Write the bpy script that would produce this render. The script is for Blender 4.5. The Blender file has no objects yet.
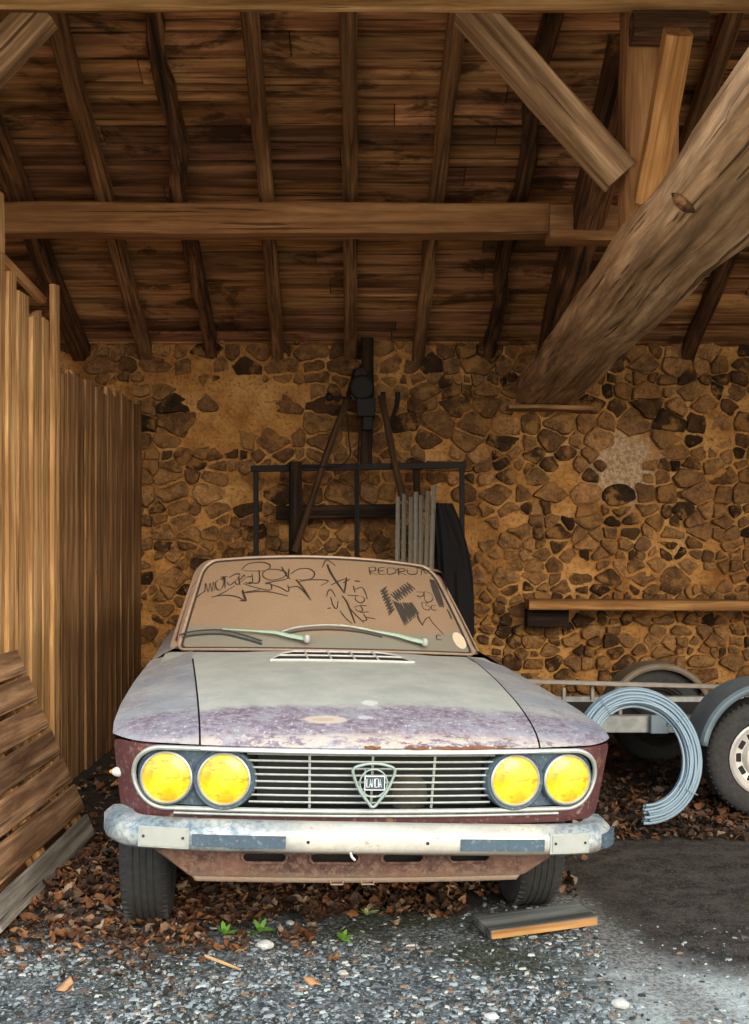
import bpy, bmesh, math, random
from mathutils import Vector, Matrix, noise
from mathutils.bvhtree import BVHTree
R = math.radians
C = bpy.context.scene.collection
rnd = random.Random(7)
F, HY, EYE = 1135.0, 540.0, 1.33          # focal length in px, horizon row, eye height

def at(px, py, Y):
    return Vector(((px-374.5)/F*Y, Y, EYE-(py-HY)/F*Y))
def lerp(a, b, t): return a+(b-a)*t
def interp(tab, x):
    if x <= tab[0][0]: return tab[0][1]
    for (a, b), (c, d) in zip(tab, tab[1:]):
        if x <= c: return b+(d-b)*(x-a)/(c-a)
    return tab[-1][1]
def smooth_path(P, n=6, closed=False):
    P = [Vector(p) for p in P]; out = []; N = len(P)
    rng = range(N if closed else N-1)
    for i in rng:
        g = (lambda k: P[k % N]) if closed else (lambda k: P[max(0, min(N-1, k))])
        a, b, c, d = g(i-1), g(i), g(i+1), g(i+2)
        for j in range(n):
            t = j/n
            out.append(.5*((2*b)+(c-a)*t+(2*a-5*b+4*c-d)*t*t+(3*b-a-3*c+d)*t**3))
    if not closed: out.append(P[-1])
    return out

# ------------------------------------------------------------------ materials
class NT:
    def __init__(s, name):
        s.m = bpy.data.materials.new(name); s.m.use_nodes = True
        s.t = s.m.node_tree; s.t.nodes.clear()
        s.out = s.n('ShaderNodeOutputMaterial')
        s.b = s.n('ShaderNodeBsdfPrincipled'); s.l(s.b, 0, s.out, 0)
        s.tc = s.n('ShaderNodeTexCoord')
    def n(s, t, **k):
        o = s.t.nodes.new(t)
        for a, v in k.items(): setattr(o, a, v)
        return o
    def l(s, a, ao, b, bi): s.t.links.new(a.outputs[ao], b.inputs[bi])
    def sock(s, x, dst, i):
        if isinstance(x, tuple) and len(x) == 2 and hasattr(x[0], 'outputs'): s.t.links.new(x[0].outputs[x[1]], dst.inputs[i])
        elif hasattr(x, 'outputs'): s.t.links.new(x.outputs[0], dst.inputs[i])
        elif isinstance(x, (tuple, list)) and len(x) == 3 and dst.inputs[i].type == 'RGBA': dst.inputs[i].default_value = (*x, 1)
        else: dst.inputs[i].default_value = x
    def vec(s, scale=(1, 1, 1), src='Object', loc=(0, 0, 0)):
        m = s.n('ShaderNodeMapping'); s.l(s.tc, src, m, 0)
        m.inputs['Scale'].default_value = scale; m.inputs['Location'].default_value = loc
        return m
    def noise(s, scale, v=None, detail=5, rough=.55, dist=0):
        o = s.n('ShaderNodeTexNoise'); o.inputs['Scale'].default_value = scale
        o.inputs['Detail'].default_value = detail; o.inputs['Roughness'].default_value = rough
        o.inputs['Distortion'].default_value = dist
        s.t.links.new((v or s.vec()).outputs[0], o.inputs['Vector']); return (o, 0)
    def vor(s, scale, v=None, feat='F1', out=0):
        o = s.n('ShaderNodeTexVoronoi', feature=feat); o.inputs['Scale'].default_value = scale
        s.t.links.new((v or s.vec()).outputs[0], o.inputs['Vector']); return (o, out)
    def ramp(s, x, stops):
        o = s.n('ShaderNodeValToRGB'); e = o.color_ramp.elements
        while len(e) < len(stops): e.new(.5)
        for q, (p, c) in zip(e, stops):
            q.position = p; q.color = (*c, 1) if isinstance(c, (tuple, list)) else (c, c, c, 1)
        s.sock(x, o, 0); return (o, 0)
    def mix(s, f, a, b, mode='MIX'):
        o = s.n('ShaderNodeMix', data_type='RGBA', blend_type=mode)
        s.sock(f, o, 0); s.sock(a, o, 6); s.sock(b, o, 7); return (o, 2)
    def math(s, op, a, b=0.0, clamp=False):
        o = s.n('ShaderNodeMath', operation=op, use_clamp=clamp)
        s.sock(a, o, 0); s.sock(b, o, 1); return (o, 0)
    def sep(s, v=None):
        o = s.n('ShaderNodeSeparateXYZ')
        if v: s.t.links.new(v.outputs[0], o.inputs[0])
        else: s.l(s.tc, 'Object', o, 0)
        return o
    def attr(s, name='tint'):
        o = s.n('ShaderNodeAttribute', attribute_name=name); return (o, 0)
    def rand(s): return (s.n('ShaderNodeObjectInfo'), 'Random')
    def step(s, x, a, b):
        o = s.n('ShaderNodeMapRange', interpolation_type='SMOOTHSTEP'); s.sock(x, o, 0)
        o.inputs[1].default_value = a; o.inputs[2].default_value = b; return (o, 0)
    def ell(s, cx, cy, rx, ry, n=.5, nsc=25):
        v = s.vec((1/rx, 1/ry, 0), loc=(-cx/rx, -cy/ry, 0))
        o = s.n('ShaderNodeVectorMath', operation='LENGTH'); s.t.links.new(v.outputs[0], o.inputs[0])
        d = s.math('ADD', (o, 1), s.math('MULTIPLY', s.math('SUBTRACT', s.noise(nsc), .5), n*2))
        return s.math('SUBTRACT', 1.0, s.step(d, .8, 1.1))
    def fin(s, col, rough=.8, metal=0.0, bump=None, bs=.3, bd=.01, spec=None):
        s.sock(col, s.b, 'Base Color'); s.sock(rough, s.b, 'Roughness'); s.sock(metal, s.b, 'Metallic')
        if spec is not None: s.b.inputs['Specular IOR Level'].default_value = spec
        if bump is not None:
            o = s.n('ShaderNodeBump'); o.inputs['Strength'].default_value = bs; o.inputs['Distance'].default_value = bd
            s.sock(bump, o, 'Height'); s.l(o, 0, s.b, 'Normal')
        return s.m

def wood(name, dark, mid, light, var=.35, tint=False, stain=.0, cracks=True, scale=(1.2, 20, 20), fine=.5):
    t = NT(name)
    v = t.vec(scale); w = t.vec((.7, 3, 3))
    r = t.rand()
    off = t.n('ShaderNodeVectorMath', operation='ADD'); t.t.links.new(v.outputs[0], off.inputs[0])
    k = t.math('MULTIPLY', r, 37.0); t.sock(k, off, 1)
    g = t.noise(1.0, off, 7, .65, .6); big = t.noise(3.0, w, 3)
    fg = t.noise(1.0, t.vec((scale[0]*1.1, scale[1]*3.0, scale[2]*3.0), loc=(7, 7, 7)), 5, .65, .3)
    col = t.ramp(g, [(.34, dark), (.47, mid), (.62, light)])
    col = t.mix(t.ramp(fg, [(.38, fine), (.54, 0.0)]), col, tuple(c*.45 for c in dark))
    col = t.mix(t.ramp(fg, [(.56, 0.0), (.72, fine*.6)]), col, tuple(min(1, c*1.35) for c in light))
    col = t.mix(t.math('MULTIPLY', t.step(big, .42, .66), .55), col, dark)
    if cracks:
        cr = t.noise(1.0, t.vec((.9, 34, 34), loc=(3, 1, 5)), 3, .5, .3)
        cm = t.ramp(cr, [(.345, 1.0), (.385, 0.0)])
        col = t.mix(t.math('MULTIPLY', cm, .8), col, tuple(c*.25 for c in dark))
    if stain:
        st = t.noise(1.6, t.vec((1, 2.4, 1.2)), 6, .7, .4)
        col = t.mix(t.math('MULTIPLY', t.step(st, .52, .62), stain), col, tuple(c*.3 for c in dark))
    br = t.math('ADD', t.math('MULTIPLY', r, var), 1-var/2)
    if tint: col = t.mix(1.0, col, t.attr(), 'MULTIPLY')
    cc = t.n('ShaderNodeCombineXYZ')
    for i in range(3): t.sock(br, cc, i)
    col = t.mix(1.0, col, cc, 'MULTIPLY')
    return t.fin(col, .82, bump=g, bs=.55, bd=.012, spec=.25)

def plain(name, col, rough=.6, metal=0.0, var=.0, sc=20, bump=0, spec=None):
    t = NT(name); n = t.noise(sc)
    if var:
        c = t.mix(n, tuple(x*(1-var) for x in col), tuple(min(1, x*(1+var)) for x in col))
    else: c = col
    return t.fin(c, rough, metal, bump=n if bump else None, bs=bump, bd=.004, spec=spec)

M = {}
M['rafter'] = wood('rafter wood', (.07, .032, .013), (.24, .118, .048), (.40, .215, .095), .4)
M['dark_rafter'] = wood('dark rafter wood', (.02, .010, .005), (.10, .047, .019), (.26, .125, .05), .4)
M['beam'] = wood('beam wood', (.20, .090, .033), (.36, .175, .068), (.47, .25, .10), .2, fine=.3)
M['old_oak'] = wood('old oak', (.17, .095, .045), (.42, .25, .125), (.66, .43, .24), .15, scale=(.8, 12, 12), fine=.45)
M['strut'] = wood('strut wood', (.20, .085, .024), (.44, .21, .065), (.60, .33, .12), .2, fine=.3)
M['plank'] = wood('ceiling plank wood', (.10, .043, .017), (.34, .165, .070), (.56, .30, .135), .0, True, .8, scale=(.9, 13, 13), fine=.35)
M['fence'] = wood('fence board', (.10, .046, .017), (.31, .16, .064), (.46, .26, .115), .55, fine=.3)
M['fence_pale'] = wood('pale fence board', (.24, .12, .04), (.52, .29, .115), (.70, .44, .20), .35, fine=.3)
M['pallet'] = wood('pallet wood', (.10, .048, .022), (.31, .165, .08), (.52, .31, .165), .5, fine=.5)
M['arm_wood'] = wood('sooty arm', (.015, .008, .004), (.06, .03, .013), (.12, .06, .027), .2)
M['grey_wood'] = wood('weathered grey wood', (.10, .085, .065), (.25, .215, .17), (.42, .37, .30), .2)
M['slab_wood'] = wood('slate grey board', (.05, .05, .045), (.14, .15, .14), (.26, .27, .25), .1)
M['black_iron'] = plain('blackened iron', (.009, .006, .004), .7, .3, .5, 30, .3)
M['dark_wood'] = wood('dark wood', (.006, .004, .002), (.03, .016, .007), (.075, .038, .016), .3)
M['galv'] = plain('galvanised steel', (.30, .31, .29), .5, .4, .6, 22, .15)
M['profile2'] = plain('pale metal profile', (.16, .135, .095), .6, .3, .5, 30, .2)
M['profile'] = plain('grey metal profile', (.085, .075, .052), .5, .6, .5, 30, .2)
M['galv_rust'] = plain('dirty galvanised rail', (.25, .22, .18), .6, .4, .5, 22, .2)
M['chrome'] = plain('dull chrome', (.50, .52, .50), .38, .6, .3, 40)
M['trim'] = plain('tarnished trim', (.40, .42, .38), .5, .4, .35, 40, .1)
M['brown_trim'] = plain('dusty windscreen trim', (.36, .25, .17), .6, .25, .3, 30, .1)
M['black'] = plain('black interior', (.006, .006, .006), .8)
M['rubber'] = plain('dusty rubber', (.030, .029, .027), .9, 0, .8, 50, .5)
M['rubber_line'] = plain('rubber seal', (.03, .02, .014), .8)
M['white_paint'] = plain('white enamel', (.50, .48, .43), .5, 0, .25, 30)
M['lettering'] = plain('pale letters', (.72, .74, .72), .5)
M['badge_blue'] = plain('dark badge enamel', (.035, .06, .075), .4)
M['badge'] = plain('verdigris badge metal', (.30, .37, .32), .5, .4, .35, 60)
M['green_arm'] = plain('mint green wiper paint', (.33, .45, .34), .55, 0, .3, 60)
M['blade'] = plain('wiper rubber', (.03, .035, .035), .7)
M['sticker'] = plain('cream sticker', (.62, .50, .35), .7, 0, .15, 40)
M['mark'] = plain('wiped lines in dust', (.035, .022, .014), .6, 0, .4, 90)
M['mark_soft'] = plain('smudged wipe in dust', (.05, .04, .032), .6, 0, .6, 120)
M['horn'] = plain('dusty horn', (.06, .048, .034), .9, 0, .5, 40, .4)
M['cloth'] = plain('black cloth', (.004, .003, .003), .95, 0, .4, 15, .4)
M['rust'] = plain('flaking rust', (.17, .065, .028), .9, 0, .7, 60, .6)
M['under'] = plain('underbody grime', (.02, .014, .010), .9, 0, .5, 15, .4)
M['hubcap'] = plain('silver wheel paint', (.50, .48, .44), .45, .3, .25, 20)

def dust_metal():       # the bumper: chrome under pale chalky dirt, rust stains along the middle
    t = NT('weathered bumper chrome'); s = t.sep(); n = t.noise(9); f = t.noise(60, None, 6, .75)
    blue = t.mix(t.step(f, .4, .6), (.10, .155, .20), (.24, .30, .325))
    pale = t.mix(t.step(f, .36, .58), (.32, .34, .33), (.60, .60, .54))
    c = t.mix(t.math('MULTIPLY', t.step(n, .40, .62), .7), blue, pale)
    mid = t.math('MULTIPLY', t.step((s, 0), -.45, -.15), t.math('SUBTRACT', 1.0, t.step((s, 0), .45, .62)))
    c = t.mix(t.math('MULTIPLY', mid, .65), c, (.66, .59, .47))
    ru = t.noise(14, t.vec((1, 1, 3)), 6, .7)
    c = t.mix(t.math('MULTIPLY', t.step(ru, .58, .68), .7), c, (.20, .11, .06))
    c = t.mix(t.math('MULTIPLY', t.math('SUBTRACT', 1.0, t.step((s, 2), .392, .415)), .6), c, (.20, .13, .09))
    return t.fin(c, .5, .25, bump=n, bs=.2)
M['bumper'] = dust_metal()

def paint(name, dust_back=True):
    t = NT(name); s = t.sep()
    n = t.noise(7, None, 8, .65); f = t.noise(70, None, 6, .7); sp = t.noise(38, None, 6, .75)
    geo = t.n('ShaderNodeNewGeometry'); g = t.n('ShaderNodeSeparateXYZ'); t.l(geo, 'Normal', g, 0)
    up = t.step((g, 2), .25, .8)                                   # dust lies only where it can lie
    red = t.mix(n, (.030, .008, .011), (.11, .035, .036))
    red = t.mix(t.math('MULTIPLY', t.step(sp, .50, .66), .5), red, (.27, .18, .16))
    pur = t.mix(t.step(sp, .32, .70), (.13, .085, .12), (.34, .31, .34))
    pur = t.mix(t.math('MULTIPLY', t.step(n, .44, .64), .6), pur, (.33, .33, .35))
    pur = t.mix(t.step(f, .58, .66), pur, (.56, .55, .57))
    dust = t.mix(t.step(n, .25, .75), (.34, .35, .31), (.47, .465, .40))
    dust = t.mix(t.math('MULTIPLY', t.step(f, .52, .70), .35), dust, (.27, .26, .25))
    edge = t.math('ADD', (s, 1), t.math('MULTIPLY', t.math('SUBTRACT', n, .5), .16))
    back = t.step(edge, .24, .31)
    if not dust_back: back = t.math('MULTIPLY', back, .45)
    top = t.mix(back, pur, dust)
    c = t.mix(up, red, top)
    # flaking along the hood lip
    lip = t.math('SUBTRACT', 1.0, t.step((s, 1), .03, .085))
    fl = t.noise(11, t.vec((1, 2.5, 2.5), loc=(4, 2, 7)), 7, .75)
    lm = t.math('MULTIPLY', t.math('MULTIPLY', lip, .8), t.step(fl, .44, .50))
    c = t.mix(t.math('MULTIPLY', lm, up), c, (.50, .43, .36))
    lr = t.math('MULTIPLY', lip, t.step(t.noise(13, t.vec((1, 2, 2), loc=(9, 3, 1)), 7, .8), .52, .58))
    lr = t.math('MULTIPLY', lr, t.step((s, 0), -.15, .15))
    c = t.mix(t.math('MULTIPLY', lr, .9), c, (.13, .05, .022))
    if dust_back:
        e = t.ell(-.145, .15, .075, .035, .45, 30); c = t.mix(t.math('MULTIPLY', e, .85), c, (.56, .47, .36))
        e = t.ell(-.145, .15, .035, .014, .5, 40); c = t.mix(t.math('MULTIPLY', e, .5), c, (.42, .27, .16))
        e = t.ell(.02, .32, .026, .03, .8, 60); c = t.mix(t.math('MULTIPLY', e, .8), c, (.62, .63, .58))
        e = t.ell(-.01, .17, .024, .02, .8, 60); c = t.mix(t.math('MULTIPLY', e, .6), c, (.6, .6, .58))
    else:
        ss = t.noise(2.2, t.vec((1, 1, 1), loc=(2, 2, 2)), 3)
        c = t.mix(t.math('MULTIPLY', up, t.math('MULTIPLY', t.step(ss, .4, .6), .35)), c, (.14, .20, .26))
    return t.fin(c, .62, bump=t.math('ADD', f, n), bs=.12, bd=.004, spec=.35)
M['hood_paint'] = paint('faded hood paint')
M['fender_paint'] = paint('faded fender paint', False)
def red_paint():
    t = NT('burgundy paint'); n = t.noise(8, None, 8, .7); f = t.noise(55, None, 5, .7)
    c = t.mix(n, (.028, .008, .011), (.15, .048, .045))
    c = t.mix(t.math('MULTIPLY', t.step(f, .55, .66), .6), c, (.30, .21, .19))
    r = t.noise(10, t.vec((1, 1, .6), loc=(3, 3, 3)), 7, .8)
    c = t.mix(t.step(r, .60, .66), c, (.24, .115, .06))
    return t.fin(c, .55, bump=n, bs=.15)
M['red_paint'] = red_paint()
def valance():
    t = NT('dirty valance paint'); n = t.noise(9, None, 8, .7); f = t.noise(90, None, 5, .8)
    c = t.mix(t.step(n, .35, .65), (.045, .020, .017), (.17, .085, .055))
    c = t.mix(t.math('MULTIPLY', t.step(t.noise(45, None, 7, .8), .47, .58), .6), c, (.25, .155, .105))
    s = t.sep(); e = t.math('ADD', (s, 2), t.math('MULTIPLY', n, .03))
    c = t.mix(t.math('MULTIPLY', t.math('SUBTRACT', 1.0, t.step(e, .296, .33)), .75), c, (.40, .29, .20))
    return t.fin(c, .8, bump=f, bs=.4)
M['valance'] = valance()
def blueplastic():
    t = NT('bleached dark trim'); n = t.noise(12, None, 7, .7); f = t.noise(80)
    c = t.mix(n, (.018, .034, .050), (.085, .13, .165)); c = t.mix(t.math('MULTIPLY', t.step(f, .55, .7), .6), c, (.19, .235, .26))
    return t.fin(c, .7, bump=f, bs=.15)
M['lamp_plate'] = blueplastic()
def lampglass():
    t = NT('yellow lamp glass'); n = t.noise(14, None, 4); st = t.noise(1, t.vec((90, 6, 6)), 2)
    c = t.ramp(n, [(.36, (.62, .32, .002)), (.5, (.78, .49, .004)), (.62, (.86, .64, .03))])
    c = t.mix(t.math('MULTIPLY', t.step(t.noise(22, t.vec((1, 1, 3)), 6, .7), .52, .62), .6), c, (.30, .13, .01))
    t.b.inputs['Coat Weight'].default_value = .6; t.b.inputs['Coat Roughness'].default_value = .12
    return t.fin(c, .3, bump=st, bs=.35, bd=.003)
M['lamp_glass'] = lampglass()
def glassdust():
    t = NT('dust-caked windscreen glass'); n = t.noise(5, None, 7, .65); f = t.noise(120, None, 5, .7)
    s = t.sep()
    c = t.mix(n, (.235, .152, .090), (.325, .215, .132)); c = t.mix(t.math('MULTIPLY', t.step(f, .5, .72), .3), c, (.46, .34, .25))
    low = t.math('SUBTRACT', 1.0, t.step(t.math('ADD', (s, 2), t.math('MULTIPLY', n, .05)), .925, .975))
    c = t.mix(t.math('MULTIPLY', low, .75), c, (.20, .205, .165))
    t.fin(c, .55, bump=f, bs=.1, spec=.4)
    g = t.n('ShaderNodeBsdfGlass'); g.inputs['Roughness'].default_value = .25; g.inputs['Color'].default_value = (.5, .6, .55, 1)
    mx = t.n('ShaderNodeMixShader'); mx.inputs[0].default_value = .93
    t.l(g, 0, mx, 1); t.l(t.b, 0, mx, 2); t.l(mx, 0, t.out, 0)
    return t.m
M['windscreen'] = glassdust()
M['side_glass'] = plain('dirty side glass', (.05, .045, .04), .25, 0, .4, 8)
def indicator():
    t = NT('milky indicator lens'); n = t.noise(18, None, 6, .7)
    c = t.mix(n, (.24, .26, .25), (.44, .43, .37))
    t.b.inputs['Coat Weight'].default_value = .4
    return t.fin(c, .45)
M['indicator'] = indicator()
def tinted(name, rough=.9, sc=40, mul=.35, base=(1, 1, 1), bs=.6, bd=.01):
    t = NT(name); n = t.noise(sc, None, 7, .7)
    c = t.mix(1.0, t.attr(), t.mix(n, tuple(x*(1-mul) for x in base), tuple(x*(1+mul) for x in base)), 'MULTIPLY')
    return t.fin(c, rough, bump=n, bs=bs, bd=bd, spec=.2)
def stonemat():
    t = NT('field stone'); n = t.noise(14, None, 8, .75); f = t.noise(60, None, 7, .75); sm = t.noise(5.5, None, 9, .72)
    c = t.mix(1.0, t.attr(), t.ramp(n, [(.32, .5), (.66, 2.0)]), 'MULTIPLY')
    c = t.mix(t.math('MULTIPLY', t.step(f, .48, .62), .55), c, (.05, .026, .012))
    c = t.mix(t.math('MULTIPLY', t.step(sm, .50, .60), .8), c, t.mix(f, (.28, .125, .036), (.62, .33, .105)))
    return t.fin(c, .93, bump=t.math('ADD', f, n), bs=.9, bd=.02, spec=.15)
M['stone'] = stonemat()
M['leaf'] = tinted('dead leaf', .8, 60, .3)
M['chip'] = tinted('gravel chip', .85, 60, .25)
M['grass'] = plain('weed green', (.14, .30, .035), .6, 0, .3, 40)
M['weed_pale'] = plain('yellowish weed', (.38, .42, .16), .6, 0, .3, 40)
def mortar():
    t = NT('ochre lime mortar'); n = t.noise(3.0, None, 8, .65); f = t.noise(38, None, 8, .75); s = t.sep()
    c = t.ramp(n, [(.33, (.36, .155, .040)), (.5, (.68, .335, .098)), (.66, (.86, .50, .18))])
    c = t.mix(t.math('MULTIPLY', t.step(f, .50, .62), .6), c, (.20, .08, .024))
    # whitish plaster patch on the upper right of the wall
    v = t.vec((1/.30, 0, 1/.30), loc=(-1.80/.30, 0, -1.86/.30)); o = t.n('ShaderNodeVectorMath', operation='LENGTH')
    t.t.links.new(v.outputs[0], o.inputs[0])
    d = t.math('ADD', (o, 1), t.math('MULTIPLY', t.math('SUBTRACT', t.noise(9, None, 9, .8), .5), 2.6))
    pm = t.math('SUBTRACT', 1.0, t.step(d, .5, 1.15))
    c = t.mix(t.math('MULTIPLY', pm, .85), c, t.mix(t.step(f, .4, .6), (.38, .24, .13), (.86, .66, .44)))
    return t.fin(c, .95, bump=t.math('ADD', f, n), bs=.9, bd=.03, spec=.15)
M['mortar'] = mortar()
def ground():
    t = NT('yard ground'); s = t.sep()
    n = t.noise(1.6, None, 8, .65); m = t.noise(9, None, 8, .75); f = t.noise(60, None, 8, .8); g = t.noise(150, None, 4, .8)
    earth = t.mix(m, (.018, .015, .012), (.060, .050, .042))
    grav = t.mix(t.step(m, .35, .65), (.028, .032, .032), (.15, .165, .165))
    grav = t.mix(t.math('MULTIPLY', t.step(f, .51, .57), .85), grav, (.42, .46, .47))
    grav = t.mix(t.step(g, .57, .61), grav, (.02, .022, .02))
    moss = t.mix(t.step(f, .42, .6), (.016, .020, .008), (.085, .092, .045))
    grav = t.mix(t.math('MULTIPLY', t.step(n, .48, .60), .8), grav, moss)
    # the yard strip in front, with a wavering edge
    ya = t.math('ADD', (s, 1), t.math('MULTIPLY', t.math('SUBTRACT', m, .5), .5))
    xa = t.math('ADD', (s, 0), t.math('MULTIPLY', t.math('SUBTRACT', m, .5), .5))
    front = t.math('SUBTRACT', 1.0, t.step(ya, 3.95, 4.2))
    c = t.mix(front, earth, grav)
    asph = t.mix(t.step(m, .35, .65), (.020, .015, .012), (.085, .070, .058)); asph = t.mix(t.math('MULTIPLY', t.step(f, .53, .60), .55), asph, (.16, .135, .115)); asph = t.mix(t.step(g, .60, .64), asph, (.28, .26, .23))
    right = t.step(xa, .62, .85)
    c = t.mix(right, c, asph)
    # ground colour turns pale in a patch of the right foreground
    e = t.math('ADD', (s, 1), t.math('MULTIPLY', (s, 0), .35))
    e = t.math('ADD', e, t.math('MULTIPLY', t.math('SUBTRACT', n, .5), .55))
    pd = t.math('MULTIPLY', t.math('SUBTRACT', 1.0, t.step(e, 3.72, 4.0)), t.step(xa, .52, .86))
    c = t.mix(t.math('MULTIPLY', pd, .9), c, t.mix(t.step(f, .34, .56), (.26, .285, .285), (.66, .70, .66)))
    e2 = t.math('ABSOLUTE', t.math('SUBTRACT', t.math('ADD', (s, 0), t.math('MULTIPLY', t.math('SUBTRACT', (s, 1), 3.6), .22)), .82))
    e2 = t.math('ADD', e2, t.math('MULTIPLY', t.math('SUBTRACT', m, .5), .35))
    p2 = t.math('MULTIPLY', t.math('SUBTRACT', 1.0, t.step(e2, .03, .16)), t.math('SUBTRACT', 1.0, t.step((s, 1), 4.0, 5.0)))
    c = t.mix(t.math('MULTIPLY', p2, .75), c, t.mix(t.step(f, .42, .58), (.08, .08, .075), (.40, .39, .36)))
    c = t.mix(t.math('SUBTRACT', 1.0, t.step(ya, 1.6, 2.3)), c, t.mix(m, (.34, .27, .18), (.52, .42, .29)))  # unseen ground out front, made pale and warm to bounce light indoors
    return t.fin(c, .9, bump=t.math('ADD', f, m), bs=.8, bd=.02, spec=.25)
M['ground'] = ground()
def pipe():
    t = NT('blue-grey plastic pipe'); n = t.noise(6, None, 5); c = t.mix(n, (.13, .21, .27), (.26, .35, .41))
    return t.fin(c, .5)
M['pipe'] = pipe()
M['mudguard'] = plain('dull blue-grey mudguard', (.16, .21, .24), .45, .35, .4, 10, .1)
M['mud_far'] = plain('dusty mudguard', (.22, .18, .13), .55, .3, .4, 10, .1)

# ------------------------------------------------------------------ mesh builder
class MB:
    def __init__(s): s.v = []; s.f = []; s.c = []; s.tint = (1, 1, 1)
    def add(s, V, Fs, tint=None):
        b = len(s.v); s.v += [Vector(v) for v in V]
        for f in Fs: s.f.append([b+i for i in f]); s.c.append(tint or s.tint)
        return s
    def box(s, c, d, rot=None, tint=None):
        x, y, z = (q/2 for q in d); m = rot.to_3x3() if rot is not None else Matrix.Identity(3)
        V = [Vector(c)+m @ Vector((sx*x, sy*y, sz*z)) for sx in (-1, 1) for sy in (-1, 1) for sz in (-1, 1)]
        return s.add(V, [(0, 1, 3, 2), (4, 6, 7, 5), (0, 4, 5, 1), (2, 3, 7, 6), (0, 2, 6, 4), (1, 5, 7, 3)], tint)
    def grid(s, fn, nu, nv, closed_u=False, tint=None, skip=None):
        V = [fn(i/nu, j/nv) for j in range(nv+1) for i in range(nu if closed_u else nu+1)]
        w = nu if closed_u else nu+1
        Fs = []
        for j in range(nv):
            for i in range(nu):
                if skip and skip(i, j): continue
                a = j*w+i; b = j*w+(i+1) % w
                Fs.append((a, b, b+w, a+w))
        return s.add(V, Fs, tint)
    def tube(s, P, r, n=8, closed=False, tint=None, flat=1.0, caps=True, up=Vector((0, 0, 1))):
        P = [Vector(p) for p in P]; N = len(P); V = []; prev = None
        for i, p in enumerate(P):
            a = P[(i-1) % N] if closed else P[max(0, i-1)]; b = P[(i+1) % N] if closed else P[min(N-1, i+1)]
            t = (b-a).normalized()
            if prev is None:
                u = up if abs(t.dot(up)) < .9 else Vector((1, 0, 0))
                x = t.cross(u).normalized()
            else: x = (prev-t*prev.dot(t)).normalized()
            y = t.cross(x); prev = x
            rr = r[i] if isinstance(r, (list, tuple)) else r
            for k in range(n):
                an = 2*math.pi*k/n; V.append(p+x*math.cos(an)*rr+y*math.sin(an)*rr*flat)
        Fs = []
        for i in range(N if closed else N-1):
            for k in range(n):
                j = (i+1) % N
                Fs.append((i*n+k, i*n+(k+1) % n, j*n+(k+1) % n, j*n+k))
        if not closed and caps: Fs += [tuple(range(n))[::-1], tuple((N-1)*n+k for k in range(n))]
        return s.add(V, Fs, tint)
    def lathe(s, prof, c=(0, 0, 0), axis='Y', n=32, tint=None):
        V = []; c = Vector(c)
        for (r, h) in prof:
            for k in range(n):
                a = 2*math.pi*k/n
                V.append(c+(Vector((r*math.cos(a), h, r*math.sin(a))) if axis == 'Y' else Vector((r*math.cos(a), r*math.sin(a), h)) if axis == 'Z' else Vector((h, r*math.cos(a), r*math.sin(a)))))
        Fs = [(i*n+k, i*n+(k+1) % n, (i+1)*n+(k+1) % n, (i+1)*n+k) for i in range(len(prof)-1) for k in range(n)]
        return s.add(V, Fs, tint)
    def prism(s, poly, d, tint=None):       # polygon of 3D points, extruded by vector d
        n = len(poly); d = Vector(d); P = [Vector(p) for p in poly]
        return s.add(P+[p+d for p in P], [tuple(range(n))[::-1], tuple(range(n, 2*n))]+[(i, (i+1) % n, n+(i+1) % n, n+i) for i in range(n)], tint)
    def build(s, name, mat, parent=None, smooth=True, bevel=0, solid=0, mtx=None, autos=35, sub=0):
        me = bpy.data.meshes.new(name); me.from_pydata([tuple(v) for v in s.v], [], s.f); me.validate()
        bm = bmesh.new(); bm.from_mesh(me); bmesh.ops.recalc_face_normals(bm, faces=bm.faces); 
        bm.to_mesh(me); bm.free()
        if any(c != (1, 1, 1) for c in s.c) and len(me.polygons) == len(s.c):
            at_ = me.color_attributes.new('tint', 'FLOAT_COLOR', 'CORNER'); data = []
            for p, c in zip(me.polygons, s.c): data += [c[0], c[1], c[2], 1.0]*p.loop_total
            at_.data.foreach_set('color', data)
        elif mat in (M['plank'], M['leaf'], M['chip'], M['stone']):
            at_ = me.color_attributes.new('tint', 'FLOAT_COLOR', 'CORNER'); at_.data.foreach_set('color', [.6, .6, .6, 1.0]*len(me.loops))
        me.materials.append(mat)
        if smooth:
            me.polygons.foreach_set('use_smooth', [True]*len(me.polygons))
            if autos: me.set_sharp_from_angle(angle=R(autos))
        o = bpy.data.objects.new(name, me); C.objects.link(o)
        if parent: o.parent = parent
        if mtx is not None: o.matrix_local = mtx
        if solid:
            q = o.modifiers.new('t', 'SOLIDIFY'); q.thickness = solid; q.offset = -1
        if bevel:
            q = o.modifiers.new('b', 'BEVEL'); q.width = bevel; q.segments = 2; q.limit_method = 'ANGLE'; q.angle_limit = R(40)
        if sub:
            q = o.modifiers.new('s', 'SUBSURF'); q.levels = sub; q.render_levels = sub
        return o

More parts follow.
